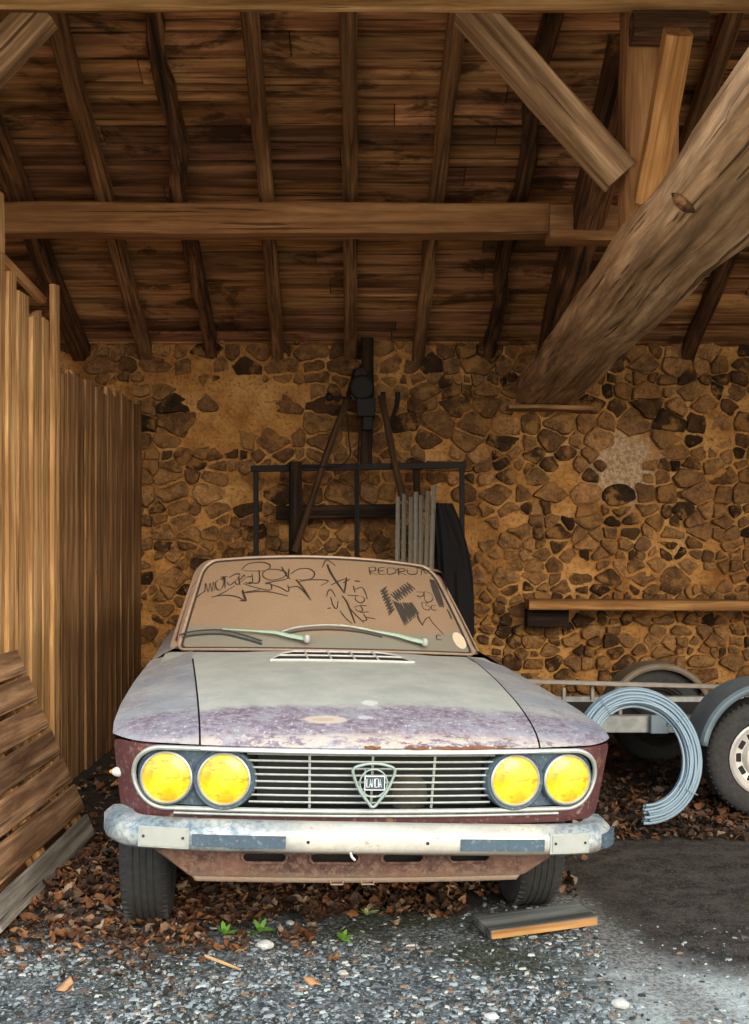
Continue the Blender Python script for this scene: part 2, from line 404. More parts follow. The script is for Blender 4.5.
def tag(o, label=None, cat=None, group=None, kind=None):
    if label: o['label'] = label
    if cat: o['category'] = cat
    if group: o['group'] = group
    if kind: o['kind'] = kind
    return o
def empty(name, loc=(0, 0, 0), rz=0):
    o = bpy.data.objects.new(name, None); C.objects.link(o); o.location = loc; o.rotation_euler.z = rz
    o.empty_display_size = .1; return o
def copy_tree(o, parent=None):
    c = o.copy(); C.objects.link(c); c.parent = parent
    for ch in o.children: copy_tree(ch, c)
    return c
def frame(p0, p1, up=Vector((0, 0, 1))):
    x = (Vector(p1)-Vector(p0)).normalized(); y = Vector(up).cross(x)
    if y.length < .01: y = Vector((0, 1, 0)).cross(x)
    y.normalize(); z = x.cross(y)
    m = Matrix((x, y, z)).transposed().to_4x4(); m.translation = Vector(p0); return m
def timber(name, p0, p1, w, h, mat, parent=None, wob=.006, seg=14, ch=.012, up=Vector((0, 0, 1)), seed=None, taper=1.0, bow=0.0):
    """a rough squared timber along its own X axis, chamfered section"""
    p0, p1 = Vector(p0), Vector(p1); L = (p1-p0).length; sd = rnd.random()*100 if seed is None else seed
    a, b = w/2, h/2; c = min(ch, a*.6, b*.6)
    sec = [(-a+c, -b), (a-c, -b), (a, -b+c), (a, b-c), (a-c, b), (-a+c, b), (-a, b-c), (-a, -b+c)]
    V = []; n = len(sec)
    for i in range(seg+1):
        t = i/seg; k = lerp(1, taper, t)
        ox = noise.noise(Vector((t*L*1.3, sd, 0)))*wob*2.2; oz = noise.noise(Vector((t*L*1.3, sd, 9)))*wob*2+bow*math.sin(math.pi*t)
        for j, (y, z) in enumerate(sec):
            q = noise.noise(Vector((t*L*5, sd+j*3.1, 4)))*wob
            V.append((t*L, (y*k+ox+q), z*k+oz+q*.7))
    Fs = [(i*n+j, i*n+(j+1) % n, (i+1)*n+(j+1) % n, (i+1)*n+j) for i in range(seg) for j in range(n)]
    Fs += [tuple(range(n))[::-1], tuple(seg*n+j for j in range(n))]
    mb = MB(); mb.add(V, Fs)
    return mb.build(name, mat, parent, mtx=frame(p0, p1, up), autos=30)

# ------------------------------------------------------------------ setting
WY = 8.2                                     # front of the stone wall
SL, ZW = .405, 2.74                          # roof slope and height where it meets the wall
def roof(Y): return ZW+SL*(WY-Y)

def gnd(x, y): return .012*noise.noise(Vector((x*1.2, y*1.2, 0)))+.005*noise.noise(Vector((x*6, y*6, 3)))
xs = [-14, -9, -6, -4]+[-3+i*.06 for i in range(int(7.5/.06))]+[5, 7, 10, 14]
ys = [-16, -10, -6, -3, 0, 1, 2]+[2.4+i*.06 for i in range(int(6.2/.06))]+[8.7]
g = MB(); nx = len(xs)
g.add([(x, y, gnd(x, y)) for y in ys for x in xs], [(j*nx+i, j*nx+i+1, (j+1)*nx+i+1, (j+1)*nx+i) for j in range(len(ys)-1) for i in range(nx-1)])
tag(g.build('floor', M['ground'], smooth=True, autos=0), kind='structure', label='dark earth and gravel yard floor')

# stone wall: mortar bed + domed stones laid in rough courses, all one wall
w = MB()
def bed(u, v):
    x, z = lerp(-3.1, 5.1, u), lerp(-.05, 3.0, v)
    return (x, WY+.02+.03*noise.noise(Vector((x*2.2, z*2.2, 1)))+.018*noise.noise(Vector((x*8, z*8, 5))), z)
w.grid(bed, 270, 100)
w.add([(-3.1, WY+.4, -.05), (5.1, WY+.4, -.05), (5.1, WY+.4, 3.0), (-3.1, WY+.4, 3.0)], [(0, 1, 2, 3)])
wall = w.build('wall_back', M['mortar'], autos=0)
tag(wall, kind='structure', label='rubble stone back wall bedded in ochre mortar')
pts = []; z = .02; row = 0
while z < 2.86:
    h = rnd.uniform(.055, .10) if (z < 1.5) else rnd.uniform(.07, .16)
    x = -2.75+rnd.random()*.1
    while x < 4.4:
        wd = h*rnd.uniform(.8, 1.5) if rnd.random() < .55 else h*rnd.uniform(1.5, 2.7)
        wd = min(wd, .26)
        pts.append((x+wd/2, z+h/2+rnd.uniform(-.018, .018), wd, h*rnd.uniform(.8, 1.15))); x += wd+rnd.choice([0, 0, .02])
    z += h; row += 1
st = MB()
tints = [(.14, .070, .028), (.18, .092, .036), (.24, .122, .046), (.10, .052, .022), (.30, .155, .058), (.20, .10, .040), (.34, .18, .07), (.07, .038, .018), (.26, .135, .052), (.24, .125, .05), (.32, .165, .062), (.19, .10, .042), (.04, .023, .012)]
def clip(poly, px, pz, nx_, nz_):
    out = []
    for i in range(len(poly)):
        a, b = poly[i], poly[(i+1) % len(poly)]
        da = (a[0]-px)*nx_+(a[1]-pz)*nz_; db = (b[0]-px)*nx_+(b[1]-pz)*nz_
        if da <= 0: out.append(a)
        if (da < 0) != (db < 0) and da != db:
            t = da/(da-db); out.append((a[0]+(b[0]-a[0])*t, a[1]+(b[1]-a[1])*t))
    return out
for i, (x, z, wd, h) in enumerate(pts):
    if rnd.random() < .05: continue
    if (x-1.80)**2/.06+(z-1.86)**2/.05 < 1 and rnd.random() < .75: continue
    if noise.noise(Vector((x*1.1, z*1.1, 40))) > .33 and rnd.random() < .6: continue
    poly = [(x-wd*.8, z-h*.8), (x+wd*.8, z-h*.8), (x+wd*.8, z+h*.8), (x-wd*.8, z+h*.8)]
    gap = rnd.choice([.001, .003, .005, .008, .014])
    for j in range(max(0, i-110), min(len(pts), i+110)):
        if j == i: continue
        X, Z, W2, H2 = pts[j]
        if abs(X-x) > (wd+W2) or abs(Z-z) > .32: continue
        dx, dz = X-x, Z-z; d = math.hypot(dx, dz)
        wi = (abs(dx)/d*wd+abs(dz)/d*h); wj = (abs(dx)/d*W2+abs(dz)/d*H2); t = wi/(wi+wj)
        poly = clip(poly, x+dx*t-dx/d*gap, z+dz*t-dz/d*gap, dx/d, dz/d)
        if len(poly) < 3: break
    if len(poly) < 3: continue
    # cut corners twice for a worn outline, then roughen
    kc = rnd.choice([.06, .11, .17])
    for _ in range(2):
        q = []
        for a, b in zip(poly, poly[1:]+poly[:1]):
            q += [(a[0]*(1-kc)+b[0]*kc, a[1]*(1-kc)+b[1]*kc), (a[0]*kc+b[0]*(1-kc), a[1]*kc+b[1]*(1-kc))]
        poly = q
    q = []
    for a, b in zip(poly, poly[1:]+poly[:1]):
        n_ = max(1, int(math.hypot(a[0]-b[0], a[1]-b[1])/.014)); q += [(lerp(a[0], b[0], i_/n_), lerp(a[1], b[1], i_/n_)) for i_ in range(n_)]
    poly = q
    cx = sum(p[0] for p in poly)/len(poly); cz = sum(p[1] for p in poly)/len(poly)
    poly = [(px+.012*noise.noise(Vector((px*16, pz*16, 2)))+.006*noise.noise(Vector((px*55, pz*55, 2))), pz+.012*noise.noise(Vector((px*16, pz*16, 8)))+.006*noise.noise(Vector((px*55, pz*55, 9)))) for px, pz in poly]
    n = len(poly); dep = rnd.uniform(.004, .026); V = []
    tl = (rnd.uniform(-.25, .25), rnd.uniform(-.25, .25))
    for k, (sc, dd) in enumerate(((1.04, .06), (1.0, .012), (.93, -dep*.7), (.6, -dep), (.0001, -dep*1.05))):
        for px, pz in poly:
            X, Z = cx+(px-cx)*sc, cz+(pz-cz)*sc
            V.append((X, WY+dd+.02*0+(0 if k < 2 else (X-cx)*tl[0]+(Z-cz)*tl[1]+.016*noise.noise(Vector((X*24, Z*24, i)))), Z))
    Fs = [(a*n+b, a*n+(b+1) % n, (a+1)*n+(b+1) % n, (a+1)*n+b) for a in range(4) for b in range(n)]
    c = rnd.choice(tints); k = rnd.uniform(.75, 1.3)
    if z < 1.1: k *= .9
    st.add(V, Fs, tuple(q*k for q in c))
so = st.build('wall_stones', M['stone'], wall, autos=55)
tag(so, kind='stuff')

# side walls of the barn, out of the picture but closing the space
for nm, X in (('wall_left', -3.1), ('wall_right', 5.1)):
    b = MB(); s_ = 1 if X < 0 else -1
    b.grid(lambda u, v: (X+.03*noise.noise(Vector((u*20, v*8, X))), lerp(3.1, 8.5, u), v*min(roof(lerp(3.1, 8.5, u)), roof(5)-SL*(5-lerp(3.1, 8.5, u)))), 80, 30)
    tag(b.build(nm, M['mortar'], solid=.25, autos=0), kind='structure')

# ceiling: boards on top of the rafters
cl = MB(); Y = WY+.15; ln = math.hypot(1, SL); nrm = Vector((0, SL, 1)).normalized(); d = Vector((0, -1, SL)).normalized()
k = 0
while Y > 5.1:
    bw = rnd.uniform(.125, .19)
    x = -3.3-rnd.random()*1.5
    while x < 5.3:
        L = rnd.uniform(1.4, 3.2); off = rnd.uniform(0, .008)
        base = Vector((0, Y, roof(Y)))
        sag = rnd.uniform(0, .010)
        p = []
        for (xx, a, hh) in ((x+.003, .002, 0), (x+L-.003, .002, 0), (x+L-.003, bw-.005, 0), (x+.003, bw-.005, 0)):
            pp = base+d*a+nrm*(off+(sag if a < .01 else 0)); p.append(Vector((xx, pp.y, pp.z)))
        kk = rnd.choice([.5, .75, 1.0, 1.1, 1.3, 1.65]); tc = (kk, kk*rnd.uniform(.92, 1.02), kk*rnd.uniform(.82, 1.0))
        cl.prism(p, nrm*.022, tc); x += L
    Y -= bw/ln; k += 1
for _ in (0,):
    rz_ = roof(5.0)
    q_ = [(-3.4, 5.02, rz_+.02), (5.4, 5.02, rz_+.02), (5.4, 3.1, rz_-SL*1.9+.02), (-3.4, 3.1, rz_-SL*1.9+.02)]
    cl.prism(q_, (0, 0, .04), (.8, .8, .8))
cl.add([(-3.4, WY+.4, roof(WY+.4)+.06), (5.4, WY+.4, roof(WY+.4)+.06), (5.4, 5.0, roof(5.0)+.06), (-3.4, 5.0, roof(5.0)+.06)], [(0, 1, 2, 3)], (.2, .2, .2))
tag(cl.build('ceiling', M['plank'], smooth=False), kind='structure', label='sloping roof lining of stained boards')

# rafters, numbered by where they meet the wall, with the drift the photo shows
ord_ = ['first', 'second', 'third', 'fourth', 'fifth', 'sixth', 'seventh', 'eighth', 'ninth', 'tenth']
spec = [(-2.13, -2.02, 'dark_rafter', .13, 0), (-1.66, -1.52, 'rafter', .095, 0), (-1.19, -1.06, 'dark_rafter', .085, .02), (-.70, -.59, 'rafter', .085, 0), (-.17, -.12, 'rafter', .085, 0),
        (.31, .39, 'rafter', .085, 0), (.82, .83, 'dark_rafter', .085, .015), (1.77, 1.70, 'rafter', .09, 0), (2.27, 2.16, 'dark_rafter', .09, 0), (2.80, 2.7, 'rafter', .09, 0)]
desc = ['thick dark roof rafter nearest the left edge, above the plank fence', 'straight brown roof rafter second from left, meeting the wall above the fence end',
        'knotty dark crooked roof rafter, third from the left', 'slim brown roof rafter left of the middle one', 'slim upright brown rafter in the middle, right above the pulley bracket',
        'brown roof rafter just right of the middle one', 'dark crooked roof rafter left of the big post', 'short-looking rafter end showing just right of the great tie beam',
        'dark roof rafter at the far right beyond the tie beam', 'roof rafter at the right end, out past the dark one']
for i, (x0, x1, mt, wd, wob) in enumerate(spec):
    if i == 9: continue
    def P(x, Y): return Vector((x, Y, roof(Y)))-nrm*.055
    sl_ = (x1-x0)/(WY-5.4)
    o = timber('rafter', P(x0, WY+.12), P(x0+sl_*3.2, WY+.12-3.2), wd, .105, M[mt], wob=.008+wob, seg=26)
    tag(o, desc[i], 'rafter', 'roof rafters')

# timbers
def tt(name, *a, label=None, cat='beam', group=None, **k): return tag(timber(name, *a, **k), label, cat, group)
tt('purlin', (-2.12, 6.46, 3.145), (1.02, 6.46, 3.145), .16, .175, M['beam'], wob=.005, seg=30, label='long brown cross beam under the rafters, running left of the big post')
tt('purlin', (.98, 6.42, 3.115), (3.6, 6.42, 3.09), .17, .20, M['beam'], wob=.008, seg=24, label='shorter cross beam passing behind the great tie beam on the right')
tt('ridge_beam', (-3.1, 4.88, 3.735), (4.9, 4.88, 3.735), .05, .26, M['fence_pale'], wob=.004, seg=50, label='pale rough beam across the very top of the photo', cat='beam')
tb = tag(empty('tie_beam', (1.25, 8.1, 2.41)), 'great pale cracked tie beam slanting from the stone wall to the upper right', 'beam')
b = timber('beam_body', (-.015, .15, -.005), (-.015, -5.6, .215), .43, .235, M['old_oak'], tb, wob=.012, seg=50, ch=.055)
kn = MB()
kn.lathe([(.001, .004), (.012, .005), (.017, -.006), (.030, -.004), (.036, .003), (.048, .012)], (0, 0, 0), 'Z', 20)
bpy.context.view_layer.update()
_mw = Matrix.Translation((1.25, 8.1, 2.41)) @ b.matrix_local
_bv = BVHTree.FromPolygons([_mw @ v.co for v in b.data.vertices], [tuple(p.vertices) for p in b.data.polygons])
_h = _bv.ray_cast(Vector((0, 0, EYE)), (at(684, 202, 1)-Vector((0, 0, EYE))).normalized())
if _h[0] is not None:
    _q = _h[1].to_track_quat('Z', 'Y').to_matrix().to_4x4(); _q.translation = _h[0]-Vector((1.25, 8.1, 2.41))+_h[1]*.016
    kn.build('knot', M['dark_rafter'], tb, mtx=_q @ Matrix.Diagonal((.75, 1.1, -1, 1)))
tt('bearing_plank', (.95, 8.12, 2.275), (1.55, 8.12, 2.262), .22, .03, M['fence_pale'], label='thin pale wooden pad under the wall end of the tie beam', cat='plank', seg=5)
tt('king_post', (1.215, 5.02, 2.60), (1.215, 5.02, 3.74), .23, .19, M['beam'], wob=.006, label='upright square post standing on the tie beam at upper right', cat='post', up=Vector((0, 1, 0)))
tt('brace', (1.075, 4.97, 2.915), (.41, 4.97, 3.66), .12, .155, M['old_oak'], wob=.004, label='diagonal brace rising left from the upright post to the top beam', cat='brace')
tt('brace', (-2.25, 4.96, 2.80), (-1.45, 4.96, 3.64), .12, .15, M['old_oak'], wob=.004, label='diagonal brace in the upper left corner', cat='brace')
tt('strut', (1.165, 4.86, 2.79), (1.175, 4.40, 3.30), .105, .10, M['strut'], wob=.004, label='bright orange-brown strut leaning in front of the upright post', cat='strut', up=Vector((0, 1, 0)))
tt('principal_rafter', (1.24, 8.15, 2.60), (1.15, 5.14, 3.55), .17, .20, M['dark_rafter'], wob=.01, seg=20, label='heavy dark sloping timber climbing to the head of the upright post', cat='rafter')
tt('corbel', (1.10, 4.86, 3.52), (1.42, 4.86, 3.52), .10, .12, M['dark_rafter'], label='dark short block under the top beam beside the post head', cat='block', seg=4)
tt('post', (-1.765, 5.22, 0), (-1.765, 5.22, 2.93), .09, .09, M['fence_pale'], label='slim pale post rising at the left edge behind the front fence boards', cat='post', up=Vector((0, 1, 0)))
tt('batten', at(-12, 242, 5.55), at(44, 300, 5.95), .05, .045, M['beam'], label='thin batten slanting behind the tops of the front fence boards', cat='batten', seg=6)

# ------------------------------------------------------------------ plank fence (two sections)
def board(parent, Y, wd, top, mat, X, slant, th=.022, bot=0.0, dx=0):
    mb = MB(); n = 10; sd = rnd.random()*99; V = []
    pr = [(-wd/2, 0), (wd/2, 0), (wd/2, th), (-wd/2, th)]
    for i in range(n+1):
        t = i/n
        for j, (a, b_) in enumerate(pr):
            z = bot+(top-bot)*t+(slant*a if i == n else 0)
            V.append((z, a+.006*noise.noise(Vector((t*5, sd, j % 3))), b_+.008*noise.noise(Vector((t*2, sd, 7)))))
    if rnd.random() < .5:      # dog-eared top
        V[-4] = (V[-4][0]-.02, V[-4][1]+.006, V[-4][2]); V[-1] = (V[-1][0]-.02, V[-1][1]+.006, V[-1][2])
    Fs = [(i*4+j, i*4+(j+1) % 4, (i+1)*4+(j+1) % 4, (i+1)*4+j) for i in range(n) for j in range(4)]+[(3, 2, 1, 0), tuple(n*4+j for j in range(4))]
    mb.add(V, Fs)
    m = Matrix(((0, 0, 1), (0, 1, 0), (1, 0, 0))).to_4x4()    # local x->up, y->Y, z->X
    m.translation = Vector((X+dx, Y, 0))
    return mb.build('board', mat, parent, mtx=m, bevel=.002)
fr = tag(empty('plank_fence', (-1.70, 6.0, 0)), 'lower rear run of brown vertical plank fence reaching the stone wall', 'fence')
Y = 5.86
while Y < 8.08:
    wd = rnd.uniform(.09, .15)
    board(fr, Y+wd/2-6.0, wd-.005, 2.235+.03*(Y-5.9)+rnd.uniform(-.025, .03), M['fence'], 0, rnd.uniform(-.2, .2), dx=rnd.uniform(0, .01)); Y += wd
for z in (.5, 1.9):
    timber('rail', (-.035, -.12, z), (-.035, 2.08, z), .04, .07, M['beam'], fr, seg=4)
ff = tag(empty('plank_fence', (-1.682, 5.0, 0)), 'taller front run of pale vertical boards with uneven tops at the left edge', 'fence')
tops = [(4.15, .17, 2.62), (4.34, .16, 2.6), (4.52, .15, 2.66), (4.69, .14, 2.6), (4.85, .15, 2.63), (5.02, .12, 2.60), (5.155, .11, 2.56), (5.335, .16, 2.50), (5.50, .09, 2.435), (5.60, .08, 2.47), (5.70, .10, 2.45), (5.825, .10, 2.64)]
for (yy, wd, tp) in tops:
    board(ff, yy-5.0, wd, tp, M['fence_pale'], 0, rnd.uniform(-.3, .3), dx=rnd.uniform(0, .015)+(.02 if yy > 5.8 else 0), th=.026)
for z in (.5, 2.1):
    timber('rail', (-.035, -.95, z), (-.035, .86, z), .04, .07, M['beam'], ff, seg=4)

# ------------------------------------------------------------------ pallet leaning on the fence
pl = tag(empty('wooden_pallet', (-1.225, 4.95, .035)), 'weathered wooden pallet leaning on its side against the plank fence', 'pallet')
ang = math.atan2(.86, -.36)
ex = Vector((0, -1, 0)); ey = Vector((math.cos(ang), 0, math.sin(ang))); ez = ex.cross(ey)
if ez.x < 0: ez = -ez
def PL(a, b_, c): return ex*a+ey*b_+ez*c
def pboard(name, a0, a1, b0, c0, w_, h_, mat, along='a'):
    if along == 'a': p0, p1 = PL(a0, b0, c0), PL(a1, b0, c0)
    else: p0, p1 = PL(b0, a0, c0), PL(b0, a1, c0)
    return timber(name, p0, p1, w_, h_, mat, pl, wob=.003, seg=6, ch=.004, up=ez)
for i, (b0, w_) in enumerate([(.055, .10), (.185, .115), (.315, .112), (.445, .115), (.575, .112), (.705, .115), (.83, .112)]):
    pboard('deck_board', rnd.uniform(-.01, .01), 1.22, b0, .0, w_, .02, M['grey_wood'] if i == 0 else M['pallet'])
for b0 in (.06, .60, 1.16):
    pboard('stringer', 0, .88, b0, -.041, .075, .062, M['strut'], 'b')
for b0 in (.055, .44, .83):
    pboard('back_board', 0, 1.2, b0, -.083, .10, .02, M['pallet'])

# ------------------------------------------------------------------ things on and before the back wall
# steel rack frame
rk = tag(empty('steel_frame', (-.1, 7.9, 0)), 'dark rectangular steel bar frame standing against the stone wall behind the car', 'frame')
def bar(name, parent, p0, p1, w_, h_, mat, o): 
    return timber(name, Vector(p0)-Vector(o), Vector(p1)-Vector(o), w_, h_, mat, parent, wob=.001, seg=3, ch=.003, up=Vector((0, 1, 0)) if abs((Vector(p1)-Vector(p0)).normalized().z) > .8 else Vector((0, 0, 1)))
O = (-.1, 7.9, 0); yk = 7.9
bar('top_rail', rk, at(251, 469, yk), at(465, 465, yk), .045, .045, M['black_iron'], O)
for px in (256, 357, 462):
    a = at(px, 468, yk); bar('upright', rk, (a.x, yk, 0), a, .035, .035, M['black_iron'], O)
bar('bottom_rail', rk, (at(256, 0, yk).x, yk, .05), (at(462, 0, yk).x, yk, .05), .04, .04, M['black_iron'], O)
a = at(296, 462, 7.84); tt('wooden_post', (a.x, 7.83, 0), (a.x, 7.83, a.z), .085, .06, M['dark_wood'], label='dark wooden stake upright at the left of the steel frame', cat='post', up=Vector((0, 1, 0)), seg=8)
a = at(418, 462, 7.84); tt('wooden_post', (a.x, 7.96, 0), (a.x, 7.96, a.z), .05, .05, M['dark_wood'], label='thin dark stake behind the metal profiles', cat='post', up=Vector((0, 1, 0)), seg=8)
tt('dark_board', at(276, 513, 8.05), at(402, 511, 8.05), .05, .10, M['dark_wood'], label='dark horizontal board on the wall inside the steel frame', cat='board', seg=6)
# hanging bracket: A-frame arms, hub, chain block
hb = tag(empty('lifting_bracket', (-.1, 8.0, 1.4)), 'rusty lifting bracket with spread arms and black pulley block high on the wall', 'bracket')
O = Vector((-.1, 8.0, 1.4))
timber('mounting_post', at(367, 338, 8.08)-O, at(366, 470, 8.08)-O, .085, .06, M['dark_wood'], hb, seg=8, up=Vector((0, 1, 0)))
timber('arm', at(356, 370, 7.98)-O, at(346, 405, 7.95)-O, .035, .05, M['dark_wood'], hb, seg=3, up=Vector((0, 1, 0)))
timber('arm', at(347, 400, 7.95)-O, at(294, 552, 7.75)-O, .045, .045, M['arm_wood'], hb, seg=8, up=Vector((0, 1, 0)))
timber('arm', at(381, 396, 7.95)-O, at(403, 500, 7.78)-O, .045, .045, M['arm_wood'], hb, seg=8, up=Vector((0, 1, 0)))
timber('arm', at(365, 372, 7.98)-O, at(374, 412, 7.95)-O, .035, .04, M['dark_wood'], hb, seg=3, up=Vector((0, 1, 0)))
m = MB()
m.lathe([(.001, -.05), (.075, -.05), (.09, -.035), (.06, -.01), (.09, .02), (.075, .04), (.001, .04)], at(362, 388, 7.9)-O, 'Y', 24)
m.box(at(366, 408, 7.92)-O, (.13, .12, .13)); m.lathe([(.001, -.04), (.05, -.04), (.055, .04), (.001, .04)], at(361, 375, 7.92)-O, 'Y', 20)
m.box(at(368, 422, 7.93)-O, (.075, .08, .12))
m.build('pulley_block', M['black_iron'], hb, bevel=.008)
m = MB(); m.tube([at(383, 392, 7.95)-O, at(384, 410, 7.95)-O, at(390, 425, 7.95)-O, at(397, 405, 7.95)-O, at(398, 392, 7.95)-O], .018, 8)
m.build('hook', M['black_iron'], hb)
m = MB(); m.tube([at(329, 397, 7.98)-O, at(352, 398, 7.96)-O], .01, 8); m.lathe([(.001, -.03), (.025, -.02), (.032, 0), (.025, .02), (.001, .03)], at(329, 397, 7.98)-O, 'X', 16)
m.build('lever', M['black_iron'], hb)
def cable(pts_, r, label, mat='black_iron'):
    m = MB(); m.tube(smooth_path(pts_, 6), r, 6); return tag(m.build('cable', M[mat]), label, 'cable')
cable([at(347, 412, 7.86), at(349, 440, 7.86), at(350, 455, 7.86), at(338, 466, 7.84), at(300, 466, 7.84)], .005, 'thin black cable drooping from the lifting bracket to the steel frame')
cable([at(360, 425, 7.86), at(358, 470, 7.83), at(357, 560, 7.80), Vector((-.12, 7.80, .03)), Vector((-.02, 7.78, .015))], .007, 'straight dark cable hanging down from the pulley block')
# galvanised profiles leaning
prof = [(398, 497), (404, 494), (411, 497), (416, 492), (421, 495), (428, 491), (434, 486)]
pd = ['leftmost metal profile of the leaning bundle, beside the bracket arm', 'second metal profile from the left in the leaning bundle', 'third metal profile from the left in the leaning bundle', 'middle metal profile of the leaning bundle',
      'metal profile just right of the middle of the leaning bundle', 'second metal profile from the right in the leaning bundle', 'rightmost and tallest metal profile of the leaning bundle, tilted right']
for i, (px, py) in enumerate(prof):
    top = at(px, py, 7.72); bot = Vector((top.x-(.05 if i == 6 else .03 if i == 5 else .0)-.02, 7.45, 0))
    m = MB(); L = (top-bot).length
    a, b_, tk = .013, .016, .003
    m.box((L/2, 0, 0), (L, 2*a, tk)); m.box((L/2, a, b_/2), (L, tk, b_)); m.box((L/2, -a, b_/2), (L, tk, b_))
    for q in range(40): m.box((L*(q+.5)/40, 0, .004), (.012, .012, .006))
    o = m.build('metal_profile', M['profile'] if i % 3 else M['profile2'], mtx=frame(bot, top, Vector((0, -1, 0))), smooth=False)
    tag(o, pd[i], 'metal profile', 'metal profiles leaning by the steel frame')
# black cloth hanging on the right of the frame
m = MB()
def clo(u, v):
    z = lerp(.55, 1.58, v); wv = .5+.5*math.sin(math.pi*min(1, v*1.05)) if v > .5 else 1
    x0, x1 = lerp(.43, .40, v), lerp(.67, .52, max(0, (v-.35)/.65)**2.5)
    a = 2*math.pi*u
    x = lerp(x0, x1, .5-.5*math.cos(a)); y = 7.74-.07*math.sin(a)*(1-.4*v)
    return (x+.02*noise.noise(Vector((a*1.5, z*3, 0))), y+.035*noise.noise(Vector((a*3, z*2, 5))), z)
m.grid(clo, 40, 30, True); m.add([clo(k/40, 1) for k in range(40)], [tuple(range(40))])
tag(m.build('cloth', M['cloth']), 'black cloth hanging in folds from the right end of the steel frame', 'cloth')
# shelf plank on blocks
tt('wall_plank', at(527, 604, 8.0), (3.6, 8.0, .865), .24, .068, M['strut'], label='long plank lying along the stone wall above the trailer', cat='plank', wob=.003, seg=12)
m = MB(); m.box((0, 0, 0), (.30, .14, .13)); tag(m.build('wooden_block', M['dark_wood'], bevel=.01, mtx=Matrix.Translation((at(548, 0, 8.05).x, 8.12, .775))), 'dark block under the left end of the wall plank', 'block')

# ------------------------------------------------------------------ the car
TH, RO = R(7.0), R(1.75)
car = tag(empty('car', (-.022, 3.46, 0), TH), 'abandoned dusty burgundy coupe with yellow headlights, parked on dead leaves', 'car')
B = Matrix.Rotation(RO, 4, 'Y') @ Matrix.Translation((0, 0, 0))
def part(mb, name, mat, parent=None, **k):
    return mb.build(name, M[mat], parent or car, mtx=None if parent else B.copy(), **k)

def bow(x):
    x = abs(x); return .055*(x/.7)**2+(max(0, x-.68)/.12)**2*.10
WT = [(0, .80), (.1, .808), (.4, .815), (1.0, .812), (1.6, .79), (2.5, .79), (3.4, .77), (3.9, .70)]
ZC = [(0, .693), (.02, .712), (.06, .733), (.12, .752), (.25, .778), (.4, .80), (.8, .835), (1.25, .858), (1.45, .862), (1.7, .865), (3.3, .90), (3.6, .88), (3.95, .83)]
ZK = [(0, .704), (.02, .711), (.06, .718), (.15, .726), (.5, .742), (1.0, .757), (1.7, .785), (2.5, .80), (3.6, .80), (3.95, .78)]
def S(x, s):
    w_ = interp(WT, s); u = abs(x)/w_; zc, zk = interp(ZC, s), interp(ZK, s)
    return Vector((x, s+bow(x)*max(0, 1-s/1.3), zc-(zc-zk)*u**3.2))
def hw(s): return lerp(.527, .605, min(1, s/1.4))
SG = [0, .006, .018, .035, .06, .09, .13, .18, .25, .33, .42, .52, .64, .78, .92, 1.06, 1.2, 1.33]
def sgrid(mb, x0f, x1f, nu, sg, th=None):
    n = len(sg)-1
    mb.grid(lambda u, v: S(lerp(x0f(sg[round(v*n)]), x1f(sg[round(v*n)]), u), sg[round(v*n)]), nu, n)
# hood (with folded lip)
m = MB(); sgrid(m, lambda s: -hw(s)+.003, lambda s: hw(s)-.003, 48, SG)
def lip(u, v):
    x = lerp(-.524, .524, u); p = S(x, 0); q = noise.noise(Vector((x*7, 0, 3)))
    rag = .004*abs(noise.noise(Vector((x*40, 0, 0)))) if x > .0 else 0
    return Vector((x, p.y+.012*v, p.z-.018*v+rag))
m.grid(lip, 48, 2)
hood = part(m, 'hood', 'hood_paint', autos=50)
# flaking rust folds on the lip right of the badge
m = MB()
for (a, b_) in ((-.03, .02), (.10, .17), (.18, .38)):
    def fl(u, v):
        x = lerp(a, b_, u); p = S(x, .0); k_ = .008*noise.noise(Vector((x*50, 0, 1)))
        return Vector((x, p.y-.002-.010*math.sin(math.pi*v)*abs(math.sin(u*math.pi)), lerp(p.z+.008, p.z-.004, v)+k_*(1-v)))
    m = MB(); m.grid(fl, 24, 4); part(m, 'rust_flake', 'rust', hood, autos=0)
# front wings
wing_l = wing_r = None
for sg_, nm in ((-1, 'l'), (1, 'r')):
    SGf = SG+[1.45, 1.6]
    m = MB(); sgrid(m, lambda s: sg_*(hw(s)+.003), lambda s: sg_*interp(WT, s), 16, SGf)
    # side below the crease, down to arch
    def side(u, v, s0=0, s1=1.6):
        s = lerp(s0, s1, u); p = S(sg_*interp(WT, s), s); zb = .44 if s < .36 else .30
        dd = abs(s+.0-.62)
        if dd < .34: zb = max(zb, .27+math.sqrt(max(0, .345**2-dd**2)))
        z = lerp(p.z, zb, v); return Vector((p.x-sg_*(.012*min(1, v*8)+.16*(p.z-z)*(1 if s < .5 else lerp(1, .5, min(1, (s-.5)/.5)))), p.y, z))
    m.grid(side, 50, 10)
    o = part(m, 'front_wing', 'fender_paint', autos=50)
# dark gap under shut lines
for sg_ in (-1, 1):
    m = MB(); m.grid(lambda u, v: S(sg_*(hw(v*1.33)+lerp(-.02, .02, u)), v*1.33)-Vector((0, -.01, .012)), 2, 24)
    part(m, 'shut_line', 'black')
# cowl panel between hood and glass
def W(u, v):
    return Vector((u*(.655-.115*v)-.012-.022*v, 1.37+.52*v+(.24-.12*v)*u*u, .862+.383*v+.035*v*(1-v)-(.030+.008*v)*u*u))
m = MB()
def cowl(u, v):
    x = lerp(-.74, .74, u); a = S(x, 1.33); c_ = W(x/.68, -.02)
    p = a.lerp(c_, v); 
    return p+Vector((0, 0, -.004))
m.grid(cowl, 40, 4); part(m, 'cowl', 'hood_paint', autos=0)
